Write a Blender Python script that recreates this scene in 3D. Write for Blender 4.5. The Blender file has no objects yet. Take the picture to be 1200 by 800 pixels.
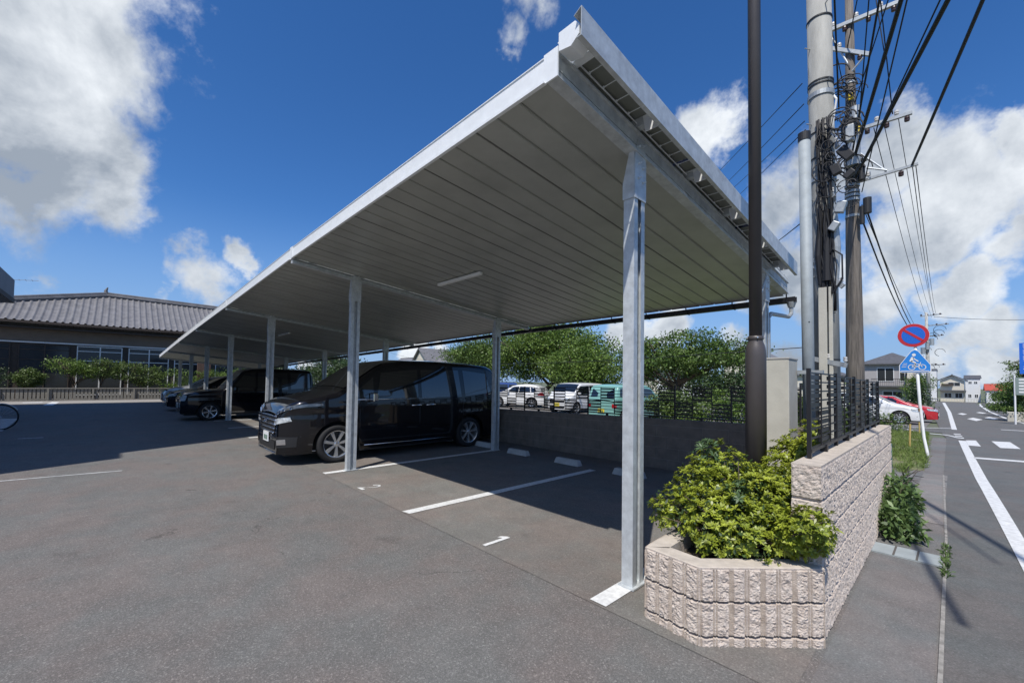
import bpy, math, random
import numpy as np
from mathutils import Vector, Matrix
random.seed(7); RNG = np.random.default_rng(7)
sc = bpy.context.scene
C = sc.collection
R = math.radians

# ------------------------------------------------------------------ camera
cd = bpy.data.cameras.new('camera'); cam = bpy.data.objects.new('camera', cd); C.objects.link(cam)
sc.camera = cam
cd.sensor_width = 36; cd.lens = 490/1200*36; cd.shift_y = 30/1200
cd.clip_start = 0.05; cd.clip_end = 4000
yaw, pitch, roll = R(46.6), R(1.9), R(0.85)
fw0 = Vector((-math.sin(yaw), math.cos(yaw), 0)); upv = Vector((0, 0, 1)); r0 = fw0.cross(upv)
fwd = fw0*math.cos(pitch)+upv*math.sin(pitch); u0 = r0.cross(fwd)
rt = r0*math.cos(roll)+u0*math.sin(roll); u2 = -r0*math.sin(roll)+u0*math.cos(roll)
m3 = Matrix((rt, u2, -fwd)).transposed()
cam.matrix_world = Matrix.Translation((0, 0, 1.5)) @ m3.to_4x4()
sc.render.resolution_x = 1024; sc.render.resolution_y = 682

# ------------------------------------------------------------------ light and sky
SUN = Vector((0.26, -0.56, 1.0)).normalized()
EXPO = 0.07
ld = bpy.data.lights.new('sun', 'SUN'); ld.energy = 4.5; ld.angle = R(0.53); ld.color = (1, 0.955, 0.89)
sun = bpy.data.objects.new('sun', ld); C.objects.link(sun)
sun.rotation_euler = SUN.to_track_quat('Z', 'Y').to_euler(); sun.location = (0, 0, 30)
W = bpy.data.worlds.new('World'); sc.world = W; W.use_nodes = True
sc.view_settings.view_transform = 'Standard'; sc.view_settings.look = 'None'
sc.view_settings.exposure = EXPO; sc.view_settings.gamma = 1

def pixdir(x, y):
    return (rt*((x-600)/490)+u2*((430-y)/490)+fwd).normalized()

def build_world():
    nt = W.node_tree; N = nt.nodes; L = nt.links; N.clear()
    out = N.new('ShaderNodeOutputWorld'); bg = N.new('ShaderNodeBackground'); L.new(bg.outputs[0], out.inputs[0])
    sky = N.new('ShaderNodeTexSky'); sky.sky_type = 'NISHITA'; sky.sun_disc = False
    sky.sun_elevation = math.asin(SUN.z); sky.sun_rotation = math.atan2(SUN.x, SUN.y)
    sky.air_density = 1.0; sky.dust_density = 0.25; sky.ozone_density = 3.0; sky.altitude = 0
    bg.inputs[1].default_value = 0.1
    hs = N.new('ShaderNodeHueSaturation'); hs.inputs['Saturation'].default_value = 1.14; hs.inputs['Value'].default_value = 0.97
    tn = N.new('ShaderNodeMix'); tn.data_type = 'RGBA'; tn.blend_type = 'MULTIPLY'; tn.inputs[0].default_value = 1; tn.inputs[7].default_value = (0.90, 1.06, 1.34, 1)
    L.new(sky.outputs[0], tn.inputs[6]); L.new(tn.outputs[2], hs.inputs['Color'])
    tc = N.new('ShaderNodeTexCoord'); D = tc.outputs['Generated']
    # pale blue air towards the horizon
    sx = N.new('ShaderNodeSeparateXYZ'); L.new(D, sx.inputs[0]); hz = N.new('ShaderNodeMapRange'); hz.interpolation_type = 'SMOOTHSTEP'
    hz.inputs['From Min'].default_value = 0.36; hz.inputs['From Max'].default_value = -0.02; hz.inputs['To Min'].default_value = 0; hz.inputs['To Max'].default_value = 0.9; L.new(sx.outputs[2], hz.inputs['Value'])
    hm = N.new('ShaderNodeMix'); hm.data_type = 'RGBA'; hm.inputs[7].default_value = (2.5, 4.1, 7.0, 1); L.new(hz.outputs[0], hm.inputs[0]); L.new(hs.outputs[0], hm.inputs[6])
    hs = hm
    def math_(op, a, b=None, c=None, clamp=False):
        n = N.new('ShaderNodeMath'); n.operation = op; n.use_clamp = clamp
        for i, v in enumerate((a, b, c)):
            if v is None: continue
            if isinstance(v, (int, float)): n.inputs[i].default_value = v
            else: L.new(v, n.inputs[i])
        return n.outputs[0]
    def noise(scale, detail, rough, vec=D, dist=0.0):
        n = N.new('ShaderNodeTexNoise'); n.inputs['Scale'].default_value = scale; n.inputs['Detail'].default_value = detail
        n.inputs['Roughness'].default_value = rough; n.inputs['Distortion'].default_value = dist
        L.new(vec, n.inputs['Vector']); return n
    # warp the direction a little so that cloud outlines billow
    wn = noise(2.6, 7, 0.62)
    vs = N.new('ShaderNodeVectorMath'); vs.operation = 'SUBTRACT'; L.new(wn.outputs['Color'], vs.inputs[0]); vs.inputs[1].default_value = (.5, .5, .5)
    vm = N.new('ShaderNodeVectorMath'); vm.operation = 'SCALE'; L.new(vs.outputs[0], vm.inputs[0]); vm.inputs['Scale'].default_value = 0.34
    va = N.new('ShaderNodeVectorMath'); va.operation = 'ADD'; L.new(vm.outputs[0], va.inputs[0]); L.new(D, va.inputs[1])
    DW = va.outputs[0]
    blobs = [(20, 20, 170), (100, 50, 120), (50, 140, 150), (20, 220, 130), (125, 185, 95), (125, 235, 90), (60, 75, 130),
             (215, 308, 50), (245, 345, 50), (300, 310, 28), (70, 335, 55), (30, 345, 40), (120, 345, 40), (180, 352, 34),
             (838, 150, 50), (815, 175, 26),
             (925, 235, 60), (960, 210, 60), (1040, 190, 62), (1110, 215, 80), (1190, 170, 44), (1180, 255, 70), (1050, 270, 70),
             (930, 300, 60), (1120, 325, 62), (1000, 350, 60), (800, 378, 38), (750, 382, 30), (920, 400, 50), (1150, 390, 60),
             (1090, 420, 50), (1190, 430, 60), (480, 412, 26), (520, 404, 24), (40, 100, 110)]
    cur = None
    for x, y, r_ in blobs:
        c = pixdir(x, y); e = pixdir(x + (r_ if x < 600 else -r_), y); rad = (c-e).length
        vd = N.new('ShaderNodeVectorMath'); vd.operation = 'DISTANCE'; L.new(DW, vd.inputs[0]); vd.inputs[1].default_value = c
        v = math_('MULTIPLY_ADD', vd.outputs['Value'], -1.0/rad, 1.0)
        v = math_('MULTIPLY', v, 1.15)
        cur = v if cur is None else math_('MAXIMUM', cur, v)
    # thin wisp high above the roof
    for x, y, r_ in [(600, 10, 42), (590, 60, 26), (625, 25, 34), (588, 95, 16)]:
        c = pixdir(x, y); rad = (c-pixdir(x+r_, y)).length
        vd = N.new('ShaderNodeVectorMath'); vd.operation = 'DISTANCE'; L.new(DW, vd.inputs[0]); vd.inputs[1].default_value = c
        v = math_('MULTIPLY_ADD', vd.outputs['Value'], -0.5/rad, 0.42)
        cur = math_('MAXIMUM', cur, v)
    # scattered clouds over the part of the sky the photograph does not show (behind the camera)
    dt = N.new('ShaderNodeVectorMath'); dt.operation = 'DOT_PRODUCT'; L.new(D, dt.inputs[0]); dt.inputs[1].default_value = fwd
    back = math_('MULTIPLY_ADD', dt.outputs['Value'], -2.0, 0.0, True)
    gn = noise(2.0, 3, 0.5)
    g = math_('MULTIPLY', math_('SUBTRACT', gn.outputs['Fac'], 0.56), 2.0)
    cur = math_('MAXIMUM', cur, math_('ADD', math_('MULTIPLY', g, back), math_('SUBTRACT', back, 1.0)))
    n1 = noise(4.6, 11, 0.64, dist=0.25)
    n2 = noise(22.0, 6, 0.6)
    nz = math_('ADD', math_('MULTIPLY_ADD', n1.outputs['Fac'], 2.1, -1.0), math_('MULTIPLY_ADD', n2.outputs['Fac'], 0.35, -0.175))
    dens = math_('ADD', cur, nz)
    mr = N.new('ShaderNodeMapRange'); mr.interpolation_type = 'SMOOTHSTEP'; L.new(dens, mr.inputs['Value'])
    mr.inputs['From Min'].default_value = 0.0; mr.inputs['From Max'].default_value = 0.62
    alpha = math_('MULTIPLY', mr.outputs[0], 0.97)
    # cloud brightness: thick middles and undersides grey, rims white
    n3 = noise(4.5, 7, 0.58, dist=0.2)
    rm = N.new('ShaderNodeValToRGB'); L.new(math_('ADD', math_('MULTIPLY', n3.outputs['Fac'], 1.0), math_('MULTIPLY', dens, -0.10)), rm.inputs[0])
    cr = rm.color_ramp; cr.elements[0].position = 0.33; cr.elements[0].color = (3.3, 3.8, 4.5, 1)
    cr.elements[1].position = 0.60; cr.elements[1].color = (9.4, 9.8, 10.2, 1)
    mx = N.new('ShaderNodeMix'); mx.data_type = 'RGBA'; L.new(alpha, mx.inputs[0]); L.new(hs.outputs[2], mx.inputs[6]); L.new(rm.outputs[0], mx.inputs[7])
    L.new(mx.outputs[2], bg.inputs[0])
    W.cycles.sampling_method = 'AUTOMATIC'
build_world()

# ------------------------------------------------------------------ helpers
def gh(y):
    if y < 6: return 0.0
    if y < 10: return -0.017*(y-6)**2/8
    return -0.017*(min(y, 165)-8)

MATS = {}
def mat(name, col, rough=0.6, metal=0.0, var=0.0, scale=8.0, bump=0.0, bscale=60.0, coat=0.0, spec=0.5, col2=None, detail=5, stretch=None, trans=0.0, island=0.0, emit=None, alpha=1.0):
    if name in MATS: return MATS[name]
    m = bpy.data.materials.new(name); m.use_nodes = True; nt = m.node_tree; N = nt.nodes; L = nt.links
    b = N['Principled BSDF']
    b.inputs['Base Color'].default_value = (*col, 1); b.inputs['Roughness'].default_value = rough; b.inputs['Metallic'].default_value = metal
    b.inputs['Coat Weight'].default_value = coat; b.inputs['Coat Roughness'].default_value = 0.03; b.inputs['Specular IOR Level'].default_value = spec
    tc = N.new('ShaderNodeTexCoord'); vec = tc.outputs['Object']
    if stretch:
        mp = N.new('ShaderNodeMapping'); mp.inputs['Scale'].default_value = stretch; L.new(vec, mp.inputs[0]); vec = mp.outputs[0]
    if var > 0 or col2:
        n = N.new('ShaderNodeTexNoise'); n.inputs['Scale'].default_value = scale; n.inputs['Detail'].default_value = detail; n.inputs['Roughness'].default_value = 0.62
        L.new(vec, n.inputs['Vector'])
        r_ = N.new('ShaderNodeValToRGB'); r_.color_ramp.elements[0].position = 0.32; r_.color_ramp.elements[1].position = 0.68
        c2 = col2 if col2 else tuple(min(1, c*(1+var)) for c in col)
        c1 = col if col2 else tuple(c*(1-var) for c in col)
        r_.color_ramp.elements[0].color = (*c1, 1); r_.color_ramp.elements[1].color = (*c2, 1)
        L.new(n.outputs['Fac'], r_.inputs[0]); cout = r_.outputs[0]
        if island > 0:
            g = N.new('ShaderNodeNewGeometry'); h = N.new('ShaderNodeHueSaturation')
            mm = N.new('ShaderNodeMapRange'); mm.inputs['To Min'].default_value = 1-island; mm.inputs['To Max'].default_value = 1+island
            L.new(g.outputs['Random Per Island'], mm.inputs['Value']); L.new(mm.outputs[0], h.inputs['Value'])
            L.new(cout, h.inputs['Color']); cout = h.outputs[0]
        L.new(cout, b.inputs['Base Color'])
        if trans > 0:
            tr = N.new('ShaderNodeBsdfTranslucent'); L.new(cout, tr.inputs[0]); ms = N.new('ShaderNodeMixShader'); ms.inputs[0].default_value = trans
            L.new(b.outputs[0], ms.inputs[1]); L.new(tr.outputs[0], ms.inputs[2]); L.new(ms.outputs[0], N['Material Output'].inputs[0])
    if bump > 0:
        n = N.new('ShaderNodeTexNoise'); n.inputs['Scale'].default_value = bscale; n.inputs['Detail'].default_value = 4
        L.new(vec, n.inputs['Vector']); bp = N.new('ShaderNodeBump'); bp.inputs['Strength'].default_value = bump; bp.inputs['Distance'].default_value = 0.01
        L.new(n.outputs['Fac'], bp.inputs['Height']); L.new(bp.outputs[0], b.inputs['Normal'])
    if alpha < 1: b.inputs['Alpha'].default_value = alpha
    if emit:
        b.inputs['Emission Color'].default_value = (*emit[0], 1); b.inputs['Emission Strength'].default_value = emit[1]
    MATS[name] = m; return m

def pmat(name, builder, rough=0.85, metal=0.0):
    """material whose colour comes from builder(N, L, vec) -> (colour socket, bump height socket or None)"""
    if name in MATS: return MATS[name]
    m = bpy.data.materials.new(name); m.use_nodes = True; nt = m.node_tree; N = nt.nodes; L = nt.links
    b = N['Principled BSDF']; b.inputs['Roughness'].default_value = rough; b.inputs['Metallic'].default_value = metal
    tc = N.new('ShaderNodeTexCoord')
    col, h, dist = builder(N, L, tc.outputs['Object'])
    L.new(col, b.inputs['Base Color'])
    if h is not None:
        bp = N.new('ShaderNodeBump'); bp.inputs['Strength'].default_value = 0.7; bp.inputs['Distance'].default_value = dist
        L.new(h, bp.inputs['Height']); L.new(bp.outputs[0], b.inputs['Normal'])
    MATS[name] = m; return m

def asphalt_builder(base, warm=(1, 1, 1), speck=0.5, mott=0.22, fine=260.0):
    def f(N, L, vec):
        def noise(s, d, r_=0.6):
            n = N.new('ShaderNodeTexNoise'); n.inputs['Scale'].default_value = s; n.inputs['Detail'].default_value = d; n.inputs['Roughness'].default_value = r_
            L.new(vec, n.inputs['Vector']); return n.outputs['Fac']
        def mth(op, a, b_, c=None):
            n = N.new('ShaderNodeMath'); n.operation = op
            for i, v in enumerate((a, b_, c)):
                if v is None: continue
                if isinstance(v, (int, float)): n.inputs[i].default_value = v
                else: L.new(v, n.inputs[i])
            return n.outputs[0]
        big = noise(0.55, 5, 0.6); mid = noise(3.2, 8, 0.75); fi = noise(80, 5, 0.85)
        vo = N.new('ShaderNodeTexVoronoi'); vo.inputs['Scale'].default_value = fine*0.85; L.new(vec, vo.inputs['Vector'])
        sep = N.new('ShaderNodeSeparateColor'); L.new(vo.outputs['Color'], sep.inputs[0])
        st = mth('POWER', sep.outputs[0], 5.0)
        v = mth('MULTIPLY_ADD', big, mott*2.2, 1-mott*1.1)
        v = mth('MULTIPLY', v, mth('MULTIPLY_ADD', mid, 0.8, 0.60))
        v = mth('MULTIPLY', v, mth('MULTIPLY_ADD', fi, 1.5, 0.25))
        v2 = N.new('ShaderNodeTexVoronoi'); v2.inputs['Scale'].default_value = 125; L.new(vec, v2.inputs['Vector'])
        sp2 = N.new('ShaderNodeSeparateColor'); L.new(v2.outputs['Color'], sp2.inputs[0])
        v = mth('MULTIPLY', v, mth('MULTIPLY_ADD', sp2.outputs[1], 0.20, 0.90))
        v = mth('ADD', v, mth('MULTIPLY', mth('POWER', sp2.outputs[0], 14.0), speck*1.6))
        v = mth('ADD', v, mth('MULTIPLY', st, speck))
        # hair cracks and darker drips
        dv = N.new('ShaderNodeVectorMath'); dv.operation = 'ADD'; L.new(vec, dv.inputs[0])
        wn = N.new('ShaderNodeTexNoise'); wn.inputs['Scale'].default_value = 1.7; wn.inputs['Detail'].default_value = 6; L.new(vec, wn.inputs['Vector']); L.new(wn.outputs['Color'], dv.inputs[1])
        ck = N.new('ShaderNodeTexVoronoi'); ck.feature = 'DISTANCE_TO_EDGE'; ck.inputs['Scale'].default_value = 0.42; L.new(dv.outputs[0], ck.inputs['Vector'])
        line = mth('LESS_THAN', ck.outputs[0], 0.0035)
        gate = mth('GREATER_THAN', noise(0.9, 2), 0.60)
        v = mth('MULTIPLY', v, mth('SUBTRACT', 1.0, mth('MULTIPLY', mth('MULTIPLY', line, gate), 0.32)))
        oil = N.new('ShaderNodeMapRange'); oil.inputs['From Min'].default_value = 0.66; oil.inputs['From Max'].default_value = 0.74; oil.inputs['To Min'].default_value = 1.0; oil.inputs['To Max'].default_value = 0.82
        L.new(noise(2.3, 3, 0.5), oil.inputs['Value']); v = mth('MULTIPLY', v, oil.outputs[0])
        # dark tar hairlines
        mix = N.new('ShaderNodeMix'); mix.data_type = 'RGBA'
        mix.inputs[6].default_value = (0, 0, 0, 1); mix.inputs[7].default_value = (base*2*warm[0], base*2*warm[1], base*2*warm[2], 1)
        L.new(mth('MULTIPLY', v, 0.5), mix.inputs[0])
        hue = N.new('ShaderNodeMix'); hue.data_type = 'RGBA'; hue.blend_type = 'MULTIPLY'; hue.inputs[0].default_value = 1
        rp = N.new('ShaderNodeValToRGB'); rp.color_ramp.elements[0].color = (1.07, 0.985, 0.95, 1); rp.color_ramp.elements[1].color = (0.97, 1.0, 0.99, 1)
        rp.color_ramp.elements[0].position = 0.4; rp.color_ramp.elements[1].position = 0.6
        L.new(noise(1.3, 3), rp.inputs[0]); L.new(mix.outputs[2], hue.inputs[6]); L.new(rp.outputs[0], hue.inputs[7])
        return hue.outputs[2], mth('ADD', sep.outputs[0], mth('MULTIPLY', fi, 1.5)), 0.003
    return f

class MB:
    def __init__(s): s.v = []; s.f = []
    def add(s, vs, fs):
        o = len(s.v); s.v += [tuple(p) for p in vs]; s.f += [tuple(i+o for i in f) for f in fs]; return s
    def box(s, x0, x1, y0, y1, z0, z1):
        vs = [(x, y, z) for z in (z0, z1) for y in (y0, y1) for x in (x0, x1)]
        return s.add(vs, [(0, 2, 3, 1), (4, 5, 7, 6), (0, 1, 5, 4), (2, 6, 7, 3), (0, 4, 6, 2), (1, 3, 7, 5)])
    def obox(s, M, sx, sy, sz):
        vs = [M @ Vector((x*sx/2, y*sy/2, z*sz/2)) for z in (-1, 1) for y in (-1, 1) for x in (-1, 1)]
        return s.add(vs, [(0, 2, 3, 1), (4, 5, 7, 6), (0, 1, 5, 4), (2, 6, 7, 3), (0, 4, 6, 2), (1, 3, 7, 5)])
    def hexa(s, p):   # 8 points in box order
        return s.add(p, [(0, 2, 3, 1), (4, 5, 7, 6), (0, 1, 5, 4), (2, 6, 7, 3), (0, 4, 6, 2), (1, 3, 7, 5)])
    def beam(s, a, b, w, h, up=(0, 0, 1)):
        a = Vector(a); b = Vector(b); d = (b-a); l = d.length; d = d/l
        x = d.cross(Vector(up)); x = x.normalized() if x.length > 1e-6 else Vector((1, 0, 0)); z = x.cross(d)
        vs = []
        for q in (a, b):
            for sz in (-1, 1):
                for sx in (-1, 1): vs.append(q+x*sx*w/2+z*sz*h/2)
        return s.add(vs, [(0, 1, 3, 2), (4, 6, 7, 5), (0, 4, 5, 1), (2, 3, 7, 6), (0, 2, 6, 4), (1, 5, 7, 3)])
    def cyl(s, a, b, r1, r2=None, n=16, caps=True):
        r2 = r1 if r2 is None else r2; return s.tube([a, b], [r1, r2], n, caps)
    def tube(s, pts, r, n=8, caps=True):
        pts = [Vector(p) for p in pts]; k = len(pts)
        if not hasattr(r, '__len__'): r = [r]*k
        o = len(s.v); prev = None
        for i, p in enumerate(pts):
            d = (pts[min(i+1, k-1)]-pts[max(i-1, 0)])
            d = d.normalized() if d.length > 1e-9 else Vector((0, 0, 1))
            if prev is None:
                x = d.orthogonal().normalized()
            else:
                x = (prev-d*prev.dot(d)); x = x.normalized() if x.length > 1e-6 else d.orthogonal().normalized()
            prev = x; y = d.cross(x)
            for j in range(n):
                t = 2*math.pi*j/n; s.v.append(tuple(p+(x*math.cos(t)+y*math.sin(t))*r[i]))
        for i in range(k-1):
            for j in range(n):
                a_ = o+i*n+j; b_ = o+i*n+(j+1) % n; s.f.append((a_, b_, b_+n, a_+n))
        if caps:
            s.f.append(tuple(o+j for j in reversed(range(n)))); s.f.append(tuple(o+(k-1)*n+j for j in range(n)))
        return s
    def lathe(s, prof, n=24, c=(0, 0, 0)):
        o = len(s.v)
        for r_, z in prof:
            for j in range(n):
                t = 2*math.pi*j/n; s.v.append((c[0]+r_*math.cos(t), c[1]+r_*math.sin(t), c[2]+z))
        for i in range(len(prof)-1):
            for j in range(n):
                a_ = o+i*n+j; b_ = o+i*n+(j+1) % n; s.f.append((a_, b_, b_+n, a_+n))
        s.f.append(tuple(o+j for j in reversed(range(n)))); s.f.append(tuple(o+(len(prof)-1)*n+j for j in range(n)))
        return s
    def grid(s, P):   # P: rows of points
        o = len(s.v); nr = len(P); nc = len(P[0])
        for row in P: s.v += [tuple(p) for p in row]
        for i in range(nr-1):
            for j in range(nc-1):
                a_ = o+i*nc+j; s.f.append((a_, a_+1, a_+nc+1, a_+nc))
        return s
    def prism(s, poly, h0, h1, axis='z'):
        n = len(poly)
        def pt(p, h): return (p[0], p[1], h) if axis == 'z' else ((h, p[0], p[1]) if axis == 'x' else (p[0], h, p[1]))
        vs = [pt(p, h0) for p in poly]+[pt(p, h1) for p in poly]
        return s.add(vs, [tuple(reversed(range(n))), tuple(range(n, 2*n))]+[(i, (i+1) % n, (i+1) % n+n, i+n) for i in range(n)])
    def build(s, name, m, parent=None, loc=(0, 0, 0), smooth=False, bevel=0.0, off=None):
        """vertices are given relative to the parent's origin (or to off, a world point, when given)"""
        me = bpy.data.meshes.new(name)
        vs = s.v
        if off is not None: vs = [(a-off[0], b-off[1], c-off[2]) for a, b, c in vs]
        me.from_pydata(vs, [], s.f); me.materials.append(m)
        if smooth:
            me.polygons.foreach_set('use_smooth', [True]*len(me.polygons))
        me.update()
        o = bpy.data.objects.new(name, me); C.objects.link(o); o.location = loc
        if parent is not None: o.parent = parent
        if bevel > 0:
            b = o.modifiers.new('bevel', 'BEVEL'); b.width = bevel; b.segments = 2; b.limit_method = 'ANGLE'; b.angle_limit = R(40)
        return o

def tag(o, label=None, cat=None, group=None, kind=None):
    if label: o['label'] = label
    if cat: o['category'] = cat
    if group: o['group'] = group
    if kind: o['kind'] = kind
    return o
def thing(name, label, cat, loc=(0, 0, 0), rz=0.0, group=None):
    o = bpy.data.objects.new(name, None); C.objects.link(o); o.location = loc; o.rotation_euler = (0, 0, rz); o.empty_display_size = 0.2
    return tag(o, label, cat, group)
def struct(mb, name, m, label=None, **k):
    o = mb.build(name, m, **k); o['kind'] = 'structure'
    if label: o['label'] = label
    return o
def copy_tree(o, parent=None):
    c = o.copy(); C.objects.link(c)
    if parent is not None: c.parent = parent
    for ch in list(o.children): copy_tree(ch, c)
    return c

def vnoise(x, y, seed=0):
    xi = np.floor(x).astype(int); yi = np.floor(y).astype(int); xf = x-xi; yf = y-yi
    def h(a, b):
        n = (a*374761393+b*668265263+seed*1442695041) & 0x7fffffff
        n = (n ^ (n >> 13))*1274126177 & 0x7fffffff
        return ((n ^ (n >> 16)) & 0xffff)/65535.0
    u = xf*xf*(3-2*xf); v = yf*yf*(3-2*yf)
    return (h(xi, yi)*(1-u)+h(xi+1, yi)*u)*(1-v)+(h(xi, yi+1)*(1-u)+h(xi+1, yi+1)*u)*v
def fbm(x, y, o=4, seed=0):
    s = 0; a = .5
    for i in range(o): s = s+a*vnoise(x*2**i, y*2**i, seed+i*17); a *= .5
    return s

# ------------------------------------------------------------------ materials
M_lot = pmat('asphalt_lot', asphalt_builder(0.124, (1.05, 1.0, 0.94), 0.70, 0.24), 0.85)
M_bay = pmat('asphalt_bay', asphalt_builder(0.150, (1.07, 1.0, 0.91), 0.35, 0.36), 0.85)
M_road = pmat('asphalt_road', asphalt_builder(0.115, (1.0, 1.0, 0.96), 0.25, 0.20), 0.85)
M_walk = pmat('asphalt_walk', asphalt_builder(0.150, (1.02, 1.0, 0.97), 0.3, 0.42), 0.9)
M_apron = pmat('asphalt_apron', asphalt_builder(0.20, (1.04, 1.0, 0.95), 0.2, 0.3), 0.9)
M_paint = mat('road_paint', (0.56, 0.56, 0.54), 0.6, col2=(0.78, 0.78, 0.76), scale=26, bump=0.3, bscale=120)
M_worn = mat('worn_paint', (0.42, 0.42, 0.41), 0.7, var=0.35, scale=9)
M_paintroad = mat('road_paint_worn', (0.52, 0.52, 0.50), 0.6, col2=(0.76, 0.76, 0.74), scale=17)
M_galv = mat('galvanised_steel', (0.56, 0.59, 0.60), 0.5, 0.35, var=0.17, scale=13, bump=0.03, bscale=60)
M_galvw = mat('galvanised_white', (0.84, 0.86, 0.86), 0.45, 0.08, var=0.05, scale=12, bump=0.02, bscale=40)
M_galvd = mat('galvanised_dull', (0.42, 0.44, 0.44), 0.5, 0.5, var=0.14, scale=18)
M_deck = mat('roof_deck', (0.45, 0.46, 0.42), 0.42, 0.30, var=0.10, scale=2.2)
M_deckseam = mat('deck_seam', (0.13, 0.13, 0.12), 0.7)
M_crease = mat('deck_crease', (0.35, 0.36, 0.33), 0.5, 0.3)
M_bolt = mat('bolt_steel', (0.75, 0.77, 0.78), 0.3, 0.8)
M_black = mat('black_metal', (0.018, 0.017, 0.018), 0.42, 0.2)
M_brown = mat('dark_bronze_paint', (0.085, 0.074, 0.070), 0.42, 0.15, var=0.06, scale=6, bump=0.02, bscale=30)
M_conc = mat('concrete', (0.42, 0.41, 0.38), 0.85, var=0.16, scale=6, bump=0.25, bscale=90)
M_concw = mat('concrete_pole', (0.33, 0.325, 0.295), 0.8, var=0.30, scale=4, bump=0.15, bscale=60, stretch=(1, 1, .25))
M_concl = mat('concrete_cream', (0.50, 0.48, 0.41), 0.85, var=0.10, scale=4, bump=0.2, bscale=70)
M_wood = mat('weathered_pole', (0.15, 0.13, 0.11), 0.85, var=0.45, scale=5, bump=0.5, bscale=22, stretch=(6, 6, 0.35))
M_blockpink = mat('pink_block', (0.45, 0.375, 0.315), 0.9, col2=(0.63, 0.55, 0.475), scale=20, bump=0.7, bscale=150)
M_blockpinks = mat('pink_block_smooth', (0.52, 0.44, 0.385), 0.85, var=0.10, scale=20, bump=0.35, bscale=180)
M_joint = mat('block_joint', (0.10, 0.09, 0.08), 0.9)
M_blockgrey = mat('grey_block', (0.21, 0.175, 0.145), 0.9, var=0.22, scale=5, bump=0.4, bscale=60)
M_mortar = mat('mortar', (0.34, 0.31, 0.27), 0.9, var=0.1)
M_soil = mat('soil', (0.07, 0.055, 0.04), 0.95, var=0.4, scale=20, bump=0.8, bscale=40)
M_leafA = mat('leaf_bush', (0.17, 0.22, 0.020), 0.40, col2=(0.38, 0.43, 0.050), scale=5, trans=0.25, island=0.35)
M_leafB = mat('leaf_blue_green', (0.06, 0.115, 0.045), 0.5, col2=(0.12, 0.19, 0.08), scale=7, trans=0.25, island=0.3)
M_leafT = mat('leaf_tree', (0.045, 0.092, 0.018), 0.5, col2=(0.15, 0.23, 0.045), scale=0.9, trans=0.25, island=0.4)
M_leafT2 = mat('leaf_tree_light', (0.060, 0.12, 0.020), 0.5, col2=(0.20, 0.29, 0.055), scale=1.2, trans=0.28, island=0.4)
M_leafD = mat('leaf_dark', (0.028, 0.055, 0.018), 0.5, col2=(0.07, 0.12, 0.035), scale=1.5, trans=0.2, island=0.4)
M_leafH = mat('leaf_hedge', (0.06, 0.10, 0.02), 0.5, col2=(0.14, 0.20, 0.05), scale=1.5, trans=0.2, island=0.4)
M_leafW = mat('leaf_weed', (0.07, 0.13, 0.035), 0.45, col2=(0.15, 0.22, 0.07), scale=6, trans=0.25, island=0.35)
M_bark = mat('bark', (0.10, 0.078, 0.055), 0.9, var=0.3, scale=8, bump=0.7, bscale=25)
M_grass = mat('grass', (0.09, 0.15, 0.025), 0.7, col2=(0.20, 0.26, 0.06), scale=3, island=0.35, trans=0.2)
M_dirtgrass = mat('verge_ground', (0.10, 0.13, 0.04), 0.95, col2=(0.22, 0.20, 0.11), scale=3, bump=0.6, bscale=30)
M_ground = mat('ground_far', (0.13, 0.125, 0.10), 0.95, col2=(0.10, 0.14, 0.05), scale=0.15, bump=0.2, bscale=8)
M_blackpaint = mat('car_paint_black', (0.004, 0.004, 0.006), 0.2, 0.0, coat=1.0, spec=0.15)
M_whitepaint = mat('car_paint_white', (0.78, 0.78, 0.76), 0.25, coat=0.7)
M_silverpaint = mat('car_paint_silver', (0.45, 0.47, 0.50), 0.3, 0.6, coat=0.7)
M_tealpaint = mat('car_paint_teal', (0.22, 0.45, 0.40), 0.3, coat=0.7)
M_bluepaint = mat('car_paint_blue', (0.03, 0.07, 0.25), 0.25, coat=0.8)
M_redpaint = mat('car_paint_red', (0.50, 0.02, 0.03), 0.25, coat=0.8)
M_glassdark = mat('car_glass', (0.010, 0.011, 0.012), 0.04, 0.0, coat=1.0, spec=0.8)
M_glass = mat('window_glass', (0.035, 0.038, 0.040), 0.08, 0.0, spec=0.4)
M_tyre = mat('tyre', (0.016, 0.016, 0.017), 0.8, bump=0.2, bscale=80)
M_alloy = mat('alloy', (0.72, 0.73, 0.74), 0.25, 0.85)
M_chrome = mat('chrome', (0.85, 0.86, 0.88), 0.08, 1.0)
M_lampglass = mat('lamp_lens', (0.66, 0.70, 0.73), 0.15, 0.4, coat=1.0, var=.45, scale=16)
M_lensdark = mat('lamp_lens_dark', (0.10, 0.11, 0.12), 0.08, 0.3, coat=1.0, var=.6, scale=18)
M_redlens = mat('red_lens', (0.45, 0.012, 0.015), 0.15, coat=1.0)
M_amber = mat('amber_lens', (0.7, 0.25, 0.02), 0.15, coat=1.0)
M_plate = mat('number_plate', (0.80, 0.81, 0.80), 0.4)
M_plateyellow = mat('number_plate_yellow', (0.75, 0.58, 0.05), 0.4)
M_plastic = mat('black_plastic', (0.02, 0.02, 0.021), 0.55)
M_tile = mat('roof_tile', (0.17, 0.165, 0.165), 0.55, var=0.22, scale=2.5, bump=0.1, bscale=20)
M_tiledark = mat('roof_slate', (0.10, 0.10, 0.105), 0.6, var=0.2, scale=3)
M_timber = mat('dark_timber', (0.06, 0.045, 0.035), 0.7, var=0.2, scale=5)
M_plaster = mat('beige_plaster', (0.40, 0.35, 0.28), 0.9, var=0.06, scale=2)
M_plasterc = mat('cream_plaster', (0.62, 0.57, 0.47), 0.9, var=0.05, scale=2)
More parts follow.
